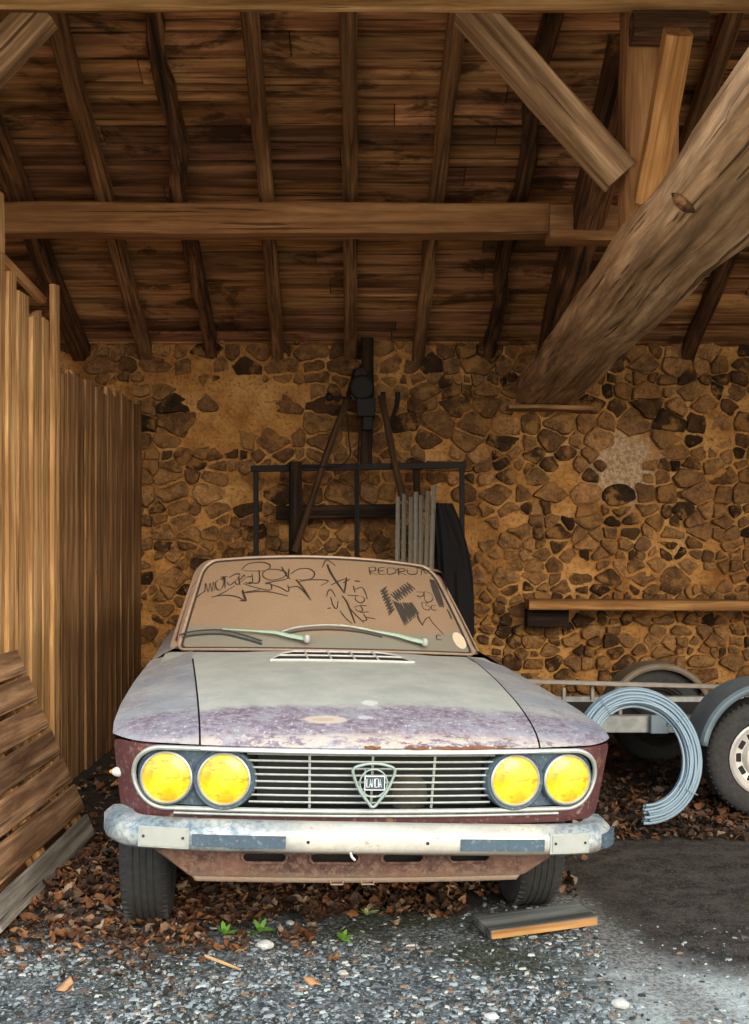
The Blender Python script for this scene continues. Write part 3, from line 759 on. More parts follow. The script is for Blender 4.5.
# cowl vent
m = MB(); fr_ = []
def hs(x, s, dz=.0): return S(x, s)+Vector((0, 0, dz))
VW = .285
loop = [hs(x, s, .004) for (x, s) in ([(-VW+.57*i/20*1.0, 1.05+.0) for i in range(21)]+[(.27, 1.12), (.235, 1.22), (.19, 1.27)]+[(.19-.38*i/14, 1.28) for i in range(1, 15)]+[(-.235, 1.22), (-.27, 1.12)])]
m2 = MB(); m2.add([p-Vector((0, 0, .001)) for p in loop], [tuple(range(len(loop)))]); 
vent = part(m2, 'cowl_vent', 'black', autos=0)
m.tube(loop, .0055, 6, closed=True)
m.tube([hs(-.25+.5*i/20, 1.165, .005) for i in range(21)], .0045, 6)
for x in (-.14, -.045, .05, .145, ): m.tube([hs(x, 1.05, .006), hs(x, 1.165, .006), hs(x*.98, 1.28, .006)], .0045, 6)
part(m, 'vent_grille', 'white_paint', vent)
# front fascia with the long oval opening
ZM, HX, RZ = .592, .643, .094
def FM(x, z, dy=0):
    return Vector((x*(1-(.69-z)*.16), bow(x)*1.0+(.69-z)*.10+dy, z))
def stad(t, rx=HX, rz=RZ):           # t in 0..1 round the opening
    n_ = t*4
    if n_ < 1.4: k_ = n_/1.4; return (lerp(-rx, rx, k_), rz, 0)
    if n_ < 2: a = (n_-1.4)/.6*math.pi; return (rx+rz*math.sin(a), rz*math.cos(a), 1)
    if n_ < 3.4: k_ = (n_-2)/1.4; return (lerp(rx, -rx, k_), -rz, 0)
    a = (n_-3.4)/.6*math.pi; return (-rx-rz*math.sin(a), -rz*math.cos(a), 1)
m = MB(); NS = 160
def fas(u, v):
    x, z, e = stad(u); zi = ZM+z
    sx = 1 if x > 0 else -1
    if e:
        a = math.atan2(z, abs(x)-HX); ox = HX+.155*abs(math.cos(a))**.22; oz = (1 if z > 0 else -1)*abs(math.sin(a))**.22
        ox *= sx
    else: ox, oz = x, (1 if z > 0 else -1)
    ozz = ZM+(oz*(.098 if False else 1)*( (S(ox, 0).z-.006-ZM) if oz > 0 else (ZM-.455)))
    X, Z = lerp(x, ox, v), lerp(zi, ozz, v)
    p = FM(X, Z); p.y += .0
    return p
m.grid(fas, NS, 6, True); fascia = part(m, 'front_panel', 'red_paint', autos=60)
m = MB()
m.grid(lambda u, v: FM(stad(u)[0], ZM+stad(u)[1], .07*v), NS, 1, True)
m.grid(lambda u, v: FM(lerp(-HX-.09, HX+.09, u), lerp(ZM-RZ, ZM+RZ, v), .07), 60, 1)
part(m, 'grille_recess', 'black', autos=0)
m = MB(); m.tube([FM(stad(i/NS, HX, RZ-.001)[0], ZM+stad(i/NS, HX, RZ-.001)[1], -.004) for i in range(NS)], .0075, 8, closed=True); part(m, 'grille_surround', 'trim')
m = MB(); m.tube([S(lerp(-.525, .525, i/40), 0)+Vector((0, -.008, -.012)) for i in range(41)], .0065, 8, flat=.7); part(m, 'hood_edge_trim', 'chrome')
m = MB(); m.tube([FM(lerp(-.62, .62, i/40), .484, -.003) for i in range(41)], .008, 8, flat=.6); part(m, 'lower_trim', 'trim')
# headlamp plates and lamps
def lamp_xy(s_, k_): return (s_*(.634 if k_ else .458), ZM-.0005)
for sg_ in (-1, 1):
    def loop2(t):
        # plate outline: outer end follows the opening, inner end is round about the inner lamp
        a = t*2*math.pi; x, z = math.cos(a), math.sin(a)
        if x > 0: px_, pz_ = .640+(RZ-.008)*x, (RZ-.008)*z
        else: px_, pz_ = .455+.098*x, (RZ-.008)*z*1.06
        return (sg_*px_, ZM+pz_)
    m = MB()
    for j, (sc, dy) in enumerate(((1, .06), (1, .012), (.965, .006))):
        pass
    def plt(u, v):
        x, z = loop2(u); cx_ = sg_*.545; k_ = [1, 1, .97, .5, 0.001][round(v*4)]; dy = [.06, .016, .010, .012, .012][round(v*4)]
        X, Z = cx_+(x-cx_)*k_, ZM+(z-ZM)*k_
        return FM(X, Z, dy)
    m.grid(plt, 64, 4, True); plate = part(m, 'headlight_panel', 'lamp_plate', autos=40)
    for k_ in (0, 1):
        x, z = lamp_xy(sg_, k_); c0 = FM(x, z, 0); sl = math.atan((bow(abs(x)+.05)-bow(abs(x)-.05))/.1)*sg_
        mt = Matrix.Translation(c0+Vector((0, .006, 0))) @ Matrix.Rotation(sl, 4, 'Z')
        m = MB(); rr = .078 if k_ else .079
        ring = .094 if not k_ else .086
        m.lathe([(ring, .02), (ring, -.006), (ring-.004, -.012), (rr+.002, -.006), (rr, .01)], n=48)
        hl = m.build('headlight', M['lamp_plate'], car, mtx=B @ mt)
        m = MB(); m.lathe([(rr+.001, .004), (rr+.002, -.011), (rr-.003, -.015), (rr-.006, -.009)], n=48); m.build('bezel', M['chrome'], hl)
        m = MB(); m.lathe([(rr-.004, -.008), (rr*.8, -.016), (rr*.5, -.0215), (rr*.22, -.024), (.0004, -.0245)], n=48); m.build('lens', M['lamp_glass'], hl, autos=0)
# grille bars
gr_ = MB(); gr_.box((0, .065, ZM), (.70, .004, .165)); gr = part(gr_, 'grille', 'black', smooth=False)
for i in range(8):
    z = ZM+.079-i*.0213
    m = MB(); m.tube([FM(lerp(-.385, .385, q/24), z, .012) for q in range(25)], .0042, 6, flat=.8); m.build('grille_bar', M['trim'], gr)
for x in (-.195, .0, .195):
    m = MB(); m.tube([FM(x, ZM+.088, .02), FM(x, ZM-.088, .02)], .0042, 6); m.build('grille_upright', M['trim'], gr)
m = MB(); m.lathe([(.001, 0), (.03, .003), (.055, .012), (.066, .03), (.05, .05)], FM(.125, ZM-.045, .028), n=24)
for v_ in m.v:
    v_.z += .012*noise.noise(v_*30); v_.x += .01*noise.noise(v_*24)
part(m, 'horn', 'horn')
# badge: shield ring, circle, flagpole, flag with the name
bd = MB(); yb = -.012
def sh(t, k_=1.0):
    P_ = [(-.068, .047), (-.035, .061), (0, .065), (.035, .061), (.068, .047), (.062, .015), (.045, -.022), (.022, -.052), (0, -.074), (-.022, -.052), (-.045, -.022), (-.062, .015)]
    return [(x*k_, z*k_) for x, z in P_]
zb = ZM-.003
outl = smooth_path([Vector((x*.93, yb, zb+z*.95)) for x, z in sh(0)], 4, True)
bd.tube(outl, .0068, 8, closed=True, flat=.7); badge = part(bd, 'badge', 'badge')
m = MB(); m.tube([Vector((.042*math.cos(a_*math.pi/16), yb, zb+.002+.042*math.sin(a_*math.pi/16))) for a_ in range(32)], .0026, 6, closed=True)
m.tube([Vector((-.027, yb, zb+.045)), Vector((-.027, yb, zb-.045))], .0024, 6)
m.tube([Vector((-.024, yb, zb-.038)), Vector((.024, yb, zb-.038))], .002, 6); part(m, 'steering_wheel_emblem', 'badge', badge)
m = MB(); m.box((.003, yb-.002, zb+.003), (.058, .003, .040)); part(m, 'flag', 'badge_blue', badge, smooth=False)
m = MB()
for dx_, dz_, ww, hh in ((0, .0205, .06, .002), (0, -.0205, .06, .002), (-.03, 0, .002, .041), (.03, 0, .002, .041)): m.box((.003+dx_, yb-.004, zb+.003+dz_), (ww, .003, hh))
G = {'L': [[(0, 1), (0, 0), (1, 0)]], 'A': [[(0, 0), (.5, 1), (1, 0)], [(.2, .35), (.8, .35)]], 'N': [[(0, 0), (0, 1), (1, 0), (1, 1)]], 'C': [[(1, 1), (0, 1), (0, 0), (1, 0)]], 'I': [[(.5, 0), (.5, 1)]]}
xx = -.0215
for ch in 'LANCIA':
    cw = .0085 if ch != 'I' else .004
    for stt in G[ch]: m.tube([Vector((xx+px_*cw*.75, yb-.005, zb-.009+pz_*.025)) for px_, pz_ in stt], .0013, 5)
    xx += cw
part(m, 'lettering', 'lettering', badge)
# side marker on the left corner
m = MB(); m.lathe([(.001, -.014), (.009, -.012), (.014, -.004), (.016, .004), (.016, .03)], (0, 0, 0), 'X', 16)
mk = m.build('side_repeater', M['white_paint'], car, mtx=B @ Matrix.Translation((-.785, .17, .585)))
m = MB(); m.lathe([(.001, -.022), (.005, -.020), (.007, -.014), (.007, -.010)], (0, 0, 0), 'X', 14); m.build('amber_tip', M['strut'], mk)

# bumper
BP = [(0, -.092), (.25, -.088), (.5, -.068), (.66, -.035), (.735, .0), (.785, .075), (.80, .16), (.80, .24)]
half = smooth_path([Vector((x, y, 0)) for x, y in BP], 5)
bp = [Vector((-p.x, p.y, 0)) for p in half[::-1]][:-1]+half
for p in bp: p.z = .436-.010*(p.x/.8)**2-.017*p.x; p.x = p.x*.985-.013
sec = [(-.07, .040), (-.03, .047), (-.010, .044), (.008, .030), (.016, .022), (.016, -.016), (.010, -.030), (-.006, -.041), (-.05, -.041)]
m = MB(); V = []; n = len(sec); N = len(bp)
bn = []
for i, p in enumerate(bp):
    t = (bp[min(N-1, i+1)]-bp[max(0, i-1)]).normalized(); nn = Vector((t.y, -t.x, 0)); bn.append(nn)
    e = min(i, N-1-i); k_ = 1 if e > 5 else .62+.38*e/5
    if p.x > .5 and e <= 5: k_ = max(.7, k_)
    for (a, z) in sec:
        dent = .010*math.exp(-((p.x+.02)/.09)**2)*(1 if a > 0 else 0)*math.cos(z*40)
        V.append(p+nn*(a*k_-dent)+Vector((0, 0, z*k_)))
Fs = [(i*n+j, i*n+j+1, (i+1)*n+j+1, (i+1)*n+j) for i in range(N-1) for j in range(n-1)]+[(i*n+n-1, i*n, (i+1)*n, (i+1)*n+n-1) for i in range(N-1)]
Fs += [tuple(range(n)), tuple((N-1)*n+j for j in range(n))[::-1]]
m.add(V, Fs); bumper = part(m, 'bumper', 'bumper', autos=45)
def onb(x, z, out):      # point on the bumper's face at lateral x
    for i in range(N-1):
        if bp[i].x <= x <= bp[i+1].x and bp[i+1].x-bp[i].x > 1e-6:
            t = (x-bp[i].x)/(bp[i+1].x-bp[i].x); p = bp[i].lerp(bp[i+1], t); nn = bn[i].lerp(bn[i+1], t).normalized()
            return p+nn*(.016+out)+Vector((0, 0, z))
def strip(x0, x1, z0, z1, out, mat, name, parent, nseg=14, rd=.0):
    m = MB()
    def f(u, v):
        x = lerp(x0, x1, u); kz = [0, 0, 1, 1][min(3, round(v*3))]; ko = [-.01, 1, 1, -.01][round(v*3)]
        return onb(x, lerp(z0, z1, kz), out*ko)
    m.grid(f, nseg, 3)
    for x in (x0, x1):
        m.add([onb(x, z0, -.006), onb(x, z1, -.006), onb(x, z1, out), onb(x, z0, out)], [(0, 1, 2, 3)])
    return part(m, name, mat, parent, autos=40)
for x0, x1 in ((-.535, -.265), (.255, .515)): strip(x0, x1, -.020, .014, .008, 'lamp_plate', 'bumper_pad', bumper)
for x0, x1 in ((-.69, -.545), (.535, .665)):
    fm = bumper; strip(x0, x1, -.030, .031, .003, 'trim', 'indicator_frame', bumper)
    le = strip(x0+.007, x1-.007, -.025, .026, .006, 'indicator', 'indicator', bumper)
    for x in (x0+.016, x1-.016):
        m = MB(); m.lathe([(.0003, -.002), (.004, -.002), (.0045, .002)], onb(x, .002, .007), n=10); part(m, 'screw', 'rubber_line', fm)
strip(.71, .765, -.022, .020, .014, 'lamp_plate', 'end_clamp', bumper)
for x, z in ((.155, .0), (-.20, -.002)):
    m = MB(); m.lathe([(.0003, -.0005), (.005, -.0005), (.005, .002)], onb(x, z, .001), n=12); part(m, 'bolt_hole', 'black', bumper)
m = MB(); q0 = onb(-.075, -.030, .0); m.tube([q0, q0+Vector((.004, -.004, -.012)), q0+Vector((.014, -.006, -.022))], .004, 6); part(m, 'torn_metal', 'white_paint', bumper)
# valance with four slots
slots = [(-.39, -.255), (-.185, -.035), (.035, .165), (.245, .375)]
m = MB(); NX, NZ = 130, 16
def val(u, v):
    z = lerp(.425, .282, v); x0 = lerp(-.70, -.53, max(0, (v-.15)/.85)**.9); x1 = lerp(.68, .47, max(0, (v-.2)/.8)**.8)
    x = lerp(x0, x1, u); return Vector((x, bow(x)*.9+.0+.02*v+.012*(v > .9), z-.006*(v > .97)))
def skp(i, j):
    p = val((i+.5)/NX, (j+.5)/NZ)
    return any(a < p.x < b_ for a, b_ in slots) and .346 < p.z < .374
m.grid(val, NX, NZ, skip=skp); vb = part(m, 'valance', 'valance', autos=50, solid=.003)
m = MB()
for a, b_ in slots:
    lo = []
    for (x, z) in [(a+.012, .375), (b_-.012, .375), (b_, .367), (b_, .352), (b_-.012, .342), (a+.012, .342), (a, .352), (a, .367)]:
        lo.append(Vector((x, bow(x)*.9+.006, z)))
    m = MB(); m.tube(lo, .005, 6, closed=True); part(m, 'slot_rim', 'valance', vb)
m = MB(); m.grid(lambda u, v: Vector((lerp(-.5, .5, u), .09+bow(lerp(-.5, .5, u)), lerp(.42, .30, v))), 10, 1); part(m, 'inner_panel', 'under', autos=0)
for x in (-.10, -.005, ):
    m = MB(); m.tube([Vector((x-.02, .02, .285)), Vector((x-.018, .018, .275)), Vector((x+.018, .018, .275)), Vector((x+.02, .02, .285))], .0025, 6); part(m, 'tow_hook', 'valance')
for x in (-.40, .33):
    m = MB(); m.lathe([(.001, 0), (.05, .003), (.055, .02), (.03, .03)], (x, .14, .268), 'Z', 20); part(m, 'spring_pan', 'trim')
# underbody
m = MB(); m.box((0, 2.05, .36), (1.1, 3.3, .14)); m.box((0, .5, .42), (.86, .7, .26)); m.box((0, .75, .58), (1.2, 1.1, .1)); part(m, 'underbody', 'under', smooth=False)
# windscreen
LP = []
for (u0, v0, u1, v1) in ((-1, .02, 1, .02),):
    ru, rv = .10, .17
    def arc(cu, cv, a0, a1, ru, rv, n_): return [(cu+ru*math.cos(lerp(a0, a1, i/n_)), cv+rv*math.sin(lerp(a0, a1, i/n_))) for i in range(n_+1)]
    LP += [(lerp(-.95, .95, i/24), .005) for i in range(25)]
    LP += arc(.955, .045, -math.pi/2, 0, .035, .04, 4)
    LP += [(.99, lerp(.1, .80, i/8)) for i in range(1, 8)]
    LP += arc(.99-ru, .985-rv, 0, math.pi/2, ru, rv, 8)
    LP += [(lerp(.85, -.85, i/24), .985) for i in range(25)]
    LP += arc(-.99+ru, .985-rv, math.pi/2, math.pi, ru, rv, 8)
    LP += [(-.99, lerp(.80, .1, i/8)) for i in range(1, 8)]
    LP += arc(-.955, .045, math.pi, math.pi*1.5, .035, .04, 4)
NL = len(LP)
m = MB(); m.grid(lambda u, v: W(LP[round(u*NL) % NL][0]*max(.0005, v), .48+(LP[round(u*NL) % NL][1]-.48)*max(.0005, v)), NL, 14, True)
glass = part(m, 'windshield', 'windscreen', autos=0)
wn = (W(.1, .5)-W(0, .5)).cross(W(0, .6)-W(0, .5)).normalized()
if wn.y > 0: wn = -wn
lp3 = [W(u, v)+wn*.004 for u, v in LP]
m = MB(); m.tube(lp3, .0045, 6, closed=True); part(m, 'rubber_seal', 'rubber_line', glass)
m = MB(); m.tube([W(u*1.018, .5+(v-.5)*1.03)+wn*.004 for u, v in LP], .0085, 8, closed=True, flat=.7); part(m, 'chrome_surround', 'brown_trim', glass)
def outer(i):
    u, v = LP[i % NL]
    U = u*1.085; Vv = .5+(v-.5)*1.09 if v > .2 else .5+(v-.5)*1.02
    p = W(U, Vv); p.y += .02
    if v > .9: p.z = min(p.z, 1.262); p.y += .02
    return p
m = MB(); m.grid(lambda u, v: W(LP[round(u*NL) % NL][0], LP[round(u*NL) % NL][1]).lerp(outer(round(u*NL)), v), NL, 2, True); pf = part(m, 'windshield_frame', 'brown_trim', autos=0)
# roof, side windows, boot
RF = [(1.9, 1.232, .555), (2.1, 1.245, .565), (2.5, 1.25, .57), (2.85, 1.24, .57), (3.1, 1.19, .57), (3.45, 1.0, .60), (3.6, .90, .63)]
def roofp(u, v):
    s = lerp(1.93, 3.62, v); zc = interp([(a, b_) for a, b_, c_ in RF], s); w_ = interp([(a, c_) for a, b_, c_ in RF], s); x = lerp(-w_, w_, u); return Vector((x, s+.05*(u*2-1)**2*(1-v), zc-.045*abs(u*2-1)**2.5))
m = MB(); m.grid(roofp, 24, 34, skip=lambda i, j: j > 25 and 2 <= i < 22); part(m, 'roof', 'brown_trim', autos=60)
m = MB(); m.grid(lambda u, v: roofp(lerp(.08, .92, u), lerp(.76, .99, v))-Vector((0, .0, .006)), 12, 8); part(m, 'rear_window', 'side_glass', autos=0)
for sg_ in (-1, 1):
    def gh(u, v):
        s = lerp(1.66, 3.55, u); bl = Vector((sg_*.672, s, .845)); t_ = roofp(0 if sg_ < 0 else 1, max(0, (s-1.93)/1.69)) if s > 1.93 else W(sg_*1.05, (s-1.62)/.42)
        return bl.lerp(Vector((t_.x, s, t_.z)), v)
    m = MB(); m.grid(gh, 30, 6, skip=lambda i, j: 1 <= j < 5 and i not in (0, 1, 17, 18, 28, 29)); cab = part(m, 'cabin_side', 'red_paint', autos=60)
    m = MB(); m.grid(lambda u, v: gh(lerp(.05, .95, u), lerp(.12, .88, v))-Vector((sg_*.006, 0, 0)), 20, 4); part(m, 'side_window', 'side_glass', autos=0)
    m = MB()
    def side2(u, v):
        s = lerp(1.6, 3.95, u); x = sg_*interp(WT, s); zk = S(x, s).z; zb = .26; dd = abs(s-2.95)
        if dd < .34: zb = max(zb, .27+math.sqrt(max(0, .345**2-dd**2)))
        if v < .15: return Vector((lerp(sg_*.672, x, v/.15), s, lerp(.845, zk, v/.15)))
        k_ = (v-.15)/.85; return Vector((x-sg_*.07*k_, s, lerp(zk, zb, k_)))
    m.grid(side2, 60, 12); bs_ = part(m, 'door_and_rear_wing', 'fender_paint', autos=50)
    m = MB(); m.box((sg_*.80, 2.42, .70), (.025, .12, .02)); part(m, 'door_handle', 'chrome', bs_, bevel=.005)
m = MB(); m.grid(lambda u, v: Vector((lerp(-.73, .73, u), lerp(3.5, 3.97, v), lerp(.885, .80, v**2)-.03*(u*2-1)**2)), 16, 8); part(m, 'boot_lid', 'fender_paint', autos=0)
m = MB(); m.grid(lambda u, v: Vector((lerp(-.72, .72, u), 3.97-.02*v, lerp(.80, .30, v))), 8, 6); part(m, 'rear_panel', 'red_paint', autos=0)
# seen through the glass: dashboard and seats
m = MB(); m.box((0, 1.95, .78), (1.2, .3, .14)); m.box((0, 2.4, .45), (1.25, 1.0, .06)); part(m, 'dashboard', 'black', bevel=.02)
for x in (-.33, .33):
    m = MB(); m.box((x, 2.55, .58), (.46, .46, .14)); m.box((x, 2.80, .82), (.44, .12, .50)); part(m, 'seat', 'black', bevel=.04)
# wheels
def wheel_mesh(parent, R_, w_, rim_r, hubmat, tyremat='rubber', name='tyre'):
    m = MB(); h = w_/2
    prof = [(rim_r, -h*.72), (rim_r+.012, -h*.92), (R_*.80, -h*1.03), (R_*.92, -h*.96), (R_*.97, -h*.82), (R_, -h*.62)]
    for g_ in (-.40, -.13, .13, .40): prof += [(R_, h*(g_-.05)), (R_-.003, h*(g_-.035)), (R_-.003, h*(g_+.035)), (R_, h*(g_+.05))]
    prof += [(R_, h*.62), (R_*.97, h*.82), (R_*.92, h*.96), (R_*.80, h*1.03), (rim_r+.012, h*.92), (rim_r, h*.72), (rim_r, -h*.72)]
    m.lathe(prof, axis='X', n=72)
    for k_ in range(60):
        a = 2*math.pi*k_/60
        for sx in (-1, 1):
            m.box(Vector((sx*h*.72, (R_*.985)*math.cos(a), (R_*.985)*math.sin(a))), (h*.34, .010, .003), Matrix.Rotation(a, 4, 'X'))
    t_ = m.build(name, M[tyremat], parent)
    m = MB(); r_ = rim_r
    m.lathe([(r_+.004, -h*.9), (r_-.006, -h*.95), (r_-.016, -h*.78), (r_*.84, -h*.70), (r_*.80, -h*.45), (r_*.60, -h*.38), (r_*.50, -h*.62), (r_*.30, -h*.66), (r_*.26, -h*.95), (r_*.12, -h*1.0), (.001, -h*1.0)], axis='X', n=48)
    rim = m.build('rim', M[hubmat], parent)
    for k_ in range(12):
        m = MB(); a = 2*math.pi*k_/12; c_ = Vector((-h*.415, r_*.70*math.cos(a), r_*.70*math.sin(a)))
        m.box(c_, (.008, r_*.15, r_*.24), Matrix.Rotation(a, 4, 'X'))
        m.build('rim_slot', M['black'], parent, bevel=.004) if False else m.build('rim_slot', M['black'], rim, bevel=.004)
    for k_ in range(4):
        m = MB(); a = 2*math.pi*(k_+.5)/4; m.lathe([(.001, -h*.76), (.007, -h*.76), (.009, -h*.6)], (0, r_*.40*math.cos(a), r_*.40*math.sin(a)), 'X', 6)
        m.build('wheel_nut', M['trim'], rim)
wl = [(-.700, .66, -1), (.660, .66, 1), (-.665, 2.98, -1), (.665, 2.98, 1)]
for i, (x, s, sg_) in enumerate(wl):
    e = bpy.data.objects.new('wheel', None); C.objects.link(e); e.parent = car; e.empty_display_size = .1
    e.matrix_local = Matrix.Translation((x, s, .287)) @ Matrix.Rotation(0 if sg_ < 0 else math.pi, 4, 'Z')
    wheel_mesh(e, .290, .165, .165, 'galv')
# writing wiped into the dust of the windscreen
bpy.context.view_layer.update()
MW = Matrix.Translation(car.location) @ Matrix.Rotation(TH, 4, 'Z') @ B
gv = [MW @ W(lerp(-1.02, 1.02, i/60), lerp(-.05, 1.05, j/40)) for j in range(41) for i in range(61)]
gf = [(j*61+i, j*61+i+1, (j+1)*61+i+1, (j+1)*61+i) for j in range(40) for i in range(60)]
bvh = BVHTree.FromPolygons(gv, gf); MI = MW.inverted(); CAM = Vector((0, 0, EYE))
def ong(px, py, out=.002):
    dr = (at(px, py, 1.0)-CAM).normalized(); h_ = bvh.ray_cast(CAM, dr)
    if h_[0] is None: return None
    nn = h_[1]; nn = nn if nn.dot(dr) < 0 else -nn
    return MI @ (h_[0]+nn*out)
def strokes(name, lines, r, mat='mark', flat=.25):
    m = MB()
    for L_ in lines:
        rr = r
        if isinstance(L_[0], (int, float)): rr, L_ = L_[0], L_[1:]
        pp = [ong(a, b_) for a, b_ in L_]; pp = [p for p in pp if p is not None]
        if len(pp) < 2: continue
        pp = smooth_path(pp, 4); n_ = len(pp)
        m.tube(pp, [rr*(.55+.45*math.sin(math.pi*min(1, (i+.6)/n_))) for i in range(n_)], 5, flat=flat, up=wn)
    return part(m, name, mat, glass, autos=0)
def cr(ox, oy, sx, sy, P_): return [(ox+x*sx, oy+y*sy) for x, y in P_]
A_ = lambda P_: cr(160, 550, 100/749, 115/861, P_)      # crop frames in which the strokes were read off
B_ = lambda P_: cr(240, 550, 110/749, 115/783, P_)
D_ = lambda P_: cr(320, 550, 100/749, 115/861, P_)
E_ = lambda P_: cr(390, 550, 100/749, 115/861, P_)
th = .0030
strokes('graffiti_tag', [
 A_([(265, 430), (235, 425), (240, 390), (290, 345), (335, 310)]), A_([(335, 320), (345, 250), (362, 315), (378, 250), (390, 315), (402, 240), (412, 305)]),
 A_([(440, 225), (418, 245), (425, 290), (450, 300), (475, 265), (478, 215), (450, 222)]), A_([(465, 230), (485, 200), (488, 290)]), A_([(455, 205), (510, 200)]),
 A_([(505, 240), (530, 265), (600, 190), (560, 185), (520, 210)]), A_([(530, 265), (560, 240), (575, 260), (600, 250)]),
 A_([(.0042, )[0]]+[]) if False else A_([(590, 200), (600, 265)]), A_([(600, 225), (630, 190), (635, 215), (605, 245)]), A_([(640, 245), (690, 250), (690, 180)]), A_([(650, 205), (685, 200)]),
 A_([(385, 355), (450, 335), (560, 270)]), A_([(385, 355), (470, 340), (570, 350), (645, 385)]), A_([(620, 300), (650, 385)]), A_([(620, 320), (749, 300)]),
 B_([(130, 140), (135, 200), (120, 228), (60, 222)]), B_([(10, 135), (60, 95), (150, 85), (205, 105), (180, 140), (80, 145), (20, 140)]),
 B_([(25, 230), (100, 255), (205, 275), (210, 235), (175, 228), (300, 205), (335, 190)]), B_([(205, 235), (270, 255), (330, 285), (325, 240)]),
 B_([(155, 160), (165, 190), (220, 207), (290, 190), (315, 160), (270, 138), (190, 135), (155, 160)]), B_([(285, 118), (325, 190)]), B_([(335, 128), (330, 185), (345, 200)]),
 B_([(345, 165), (400, 132), (470, 130), (508, 160), (490, 195), (440, 205), (385, 205)]), B_([(335, 258), (385, 250), (420, 270), (485, 345)]),
 [.0045]+B_([(380, 205), (430, 260), (480, 342)]), B_([(400, 220), (470, 205), (600, 210), (550, 245)]), B_([(40, 295), (120, 285), (210, 288), (325, 315)]), B_([(15, 280), (40, 350)]), B_([(0, 345), (40, 350)])], .0036)
strokes('graffiti_arrow', [
 [.0060]+B_([(595, 100), (625, 170), (710, 295)]), B_([(560, 120), (590, 70), (650, 108)]), [.0045]+B_([(710, 295), (725, 190)]), B_([(620, 240), (670, 215), (725, 195)]), B_([(700, 225), (749, 200)]),
 D_([(50, 350), (60, 310), (85, 300), (115, 350)]), D_([(80, 355), (100, 420), (125, 440), (135, 385)]), D_([(55, 440), (85, 435)]),
 [.0045]+D_([(165, 345), (200, 390), (240, 490), (262, 552)]), D_([(150, 455), (190, 510), (240, 552)]), D_([(225, 440), (280, 500), (330, 545)])], th)
strokes('graffiti_letters', [
 [.0042]+D_([(258, 233), (300, 237)]), D_([(205, 340), (290, 345)]), D_([(250, 270), (262, 320)]), D_([(255, 300), (320, 285), (355, 370)]), D_([(265, 350), (270, 380), (310, 398), (335, 370), (310, 345)]),
 D_([(255, 430), (300, 420), (320, 455), (285, 460), (262, 440)]), D_([(300, 415), (350, 420)]), D_([(300, 470), (365, 465)]), D_([(325, 480), (350, 525), (310, 530)]), D_([(345, 505), (415, 518)])], th)
strokes('graffiti_word', [
 [.0035]+D_([(368, 140), (378, 188)]), D_([(362, 135), (410, 130), (415, 155), (375, 165), (430, 188)]),
 D_([(482, 132), (440, 140), (445, 182), (490, 182)]), D_([(442, 160), (478, 156)]),
 D_([(505, 135), (508, 182), (555, 175), (568, 155), (545, 138), (505, 135)]), [.004]+D_([(585, 140), (590, 190)]), D_([(560, 150), (625, 140), (630, 160), (590, 168), (650, 190)]),
 D_([(650, 145), (660, 178), (700, 185), (725, 175), (728, 140)]), E_([(232, 190), (240, 145), (268, 178), (298, 152), (312, 205)])], th)
scr = []
def zig(p0, p1, q0, q1, n_, w_=.0042):
    o_ = []
    for i_ in range(n_+1):
        t_ = i_/n_; a_, b_ = (p0, p1) if i_ % 2 == 0 else (q0, q1)
        o_.append((lerp(a_[0], b_[0], t_)+5*noise.noise(Vector((i_*3.1, 0, 0))), lerp(a_[1], b_[1], t_)+9*noise.noise(Vector((i_*2.7, 5, 0)))))
    return [[w_]+D_([o_[i_], o_[i_+1]]) for i_ in range(n_)]
scr += zig((452, 315), (515, 492), (492, 268), (562, 455), 16)+zig((528, 330), (655, 238), (575, 395), (715, 300), 15)+zig((555, 395), (690, 395), (630, 575), (740, 480), 17)+zig((540, 380), (600, 470), (590, 400), (640, 500), 8)
scr += [[.0052]+E_([(200, 470), (215, 520), (245, 568)])]
strokes('wiped_scribble', scr, .0045, 'mark_soft')
sm = [[.0065]+E_([(300+i*9, 222+i*3), (330+i*12, 320), (375+i*9, 430)]) for i in range(4)]+[[.005]+E_([(425, 445), (445, 480), (460, 520)])]
strokes('wiped_streak', sm, .006, 'mark_soft')
strokes('graffiti_letters', [
 E_([(200, 315), (250, 320), (240, 350), (200, 345), (235, 370)]), E_([(255, 310), (262, 380), (300, 390), (322, 360), (300, 325), (255, 315)]),
 E_([(235, 395), (250, 440), (290, 450), (295, 425), (265, 415), (280, 400), (235, 395)]), E_([(345, 415), (310, 420), (315, 450), (350, 450)]),
 E_([(290, 505), (330, 560), (400, 635)]), E_([(245, 560), (265, 520), (300, 500)]), E_([(380, 640), (350, 640), (350, 670), (385, 675)])], .0024)
# round sticker
m = MB(); cc_ = []
for k_ in range(28):
    a = 2*math.pi*k_/28; x, y = 5.2*math.cos(a), 9.5*math.sin(a); t_ = R(-35); cc_.append(ong(459+x*math.cos(t_)-y*math.sin(t_), 641+x*math.sin(t_)+y*math.cos(t_), .003))
m.add(cc_, [tuple(range(28))]); part(m, 'sticker', 'sticker', glass, autos=0)
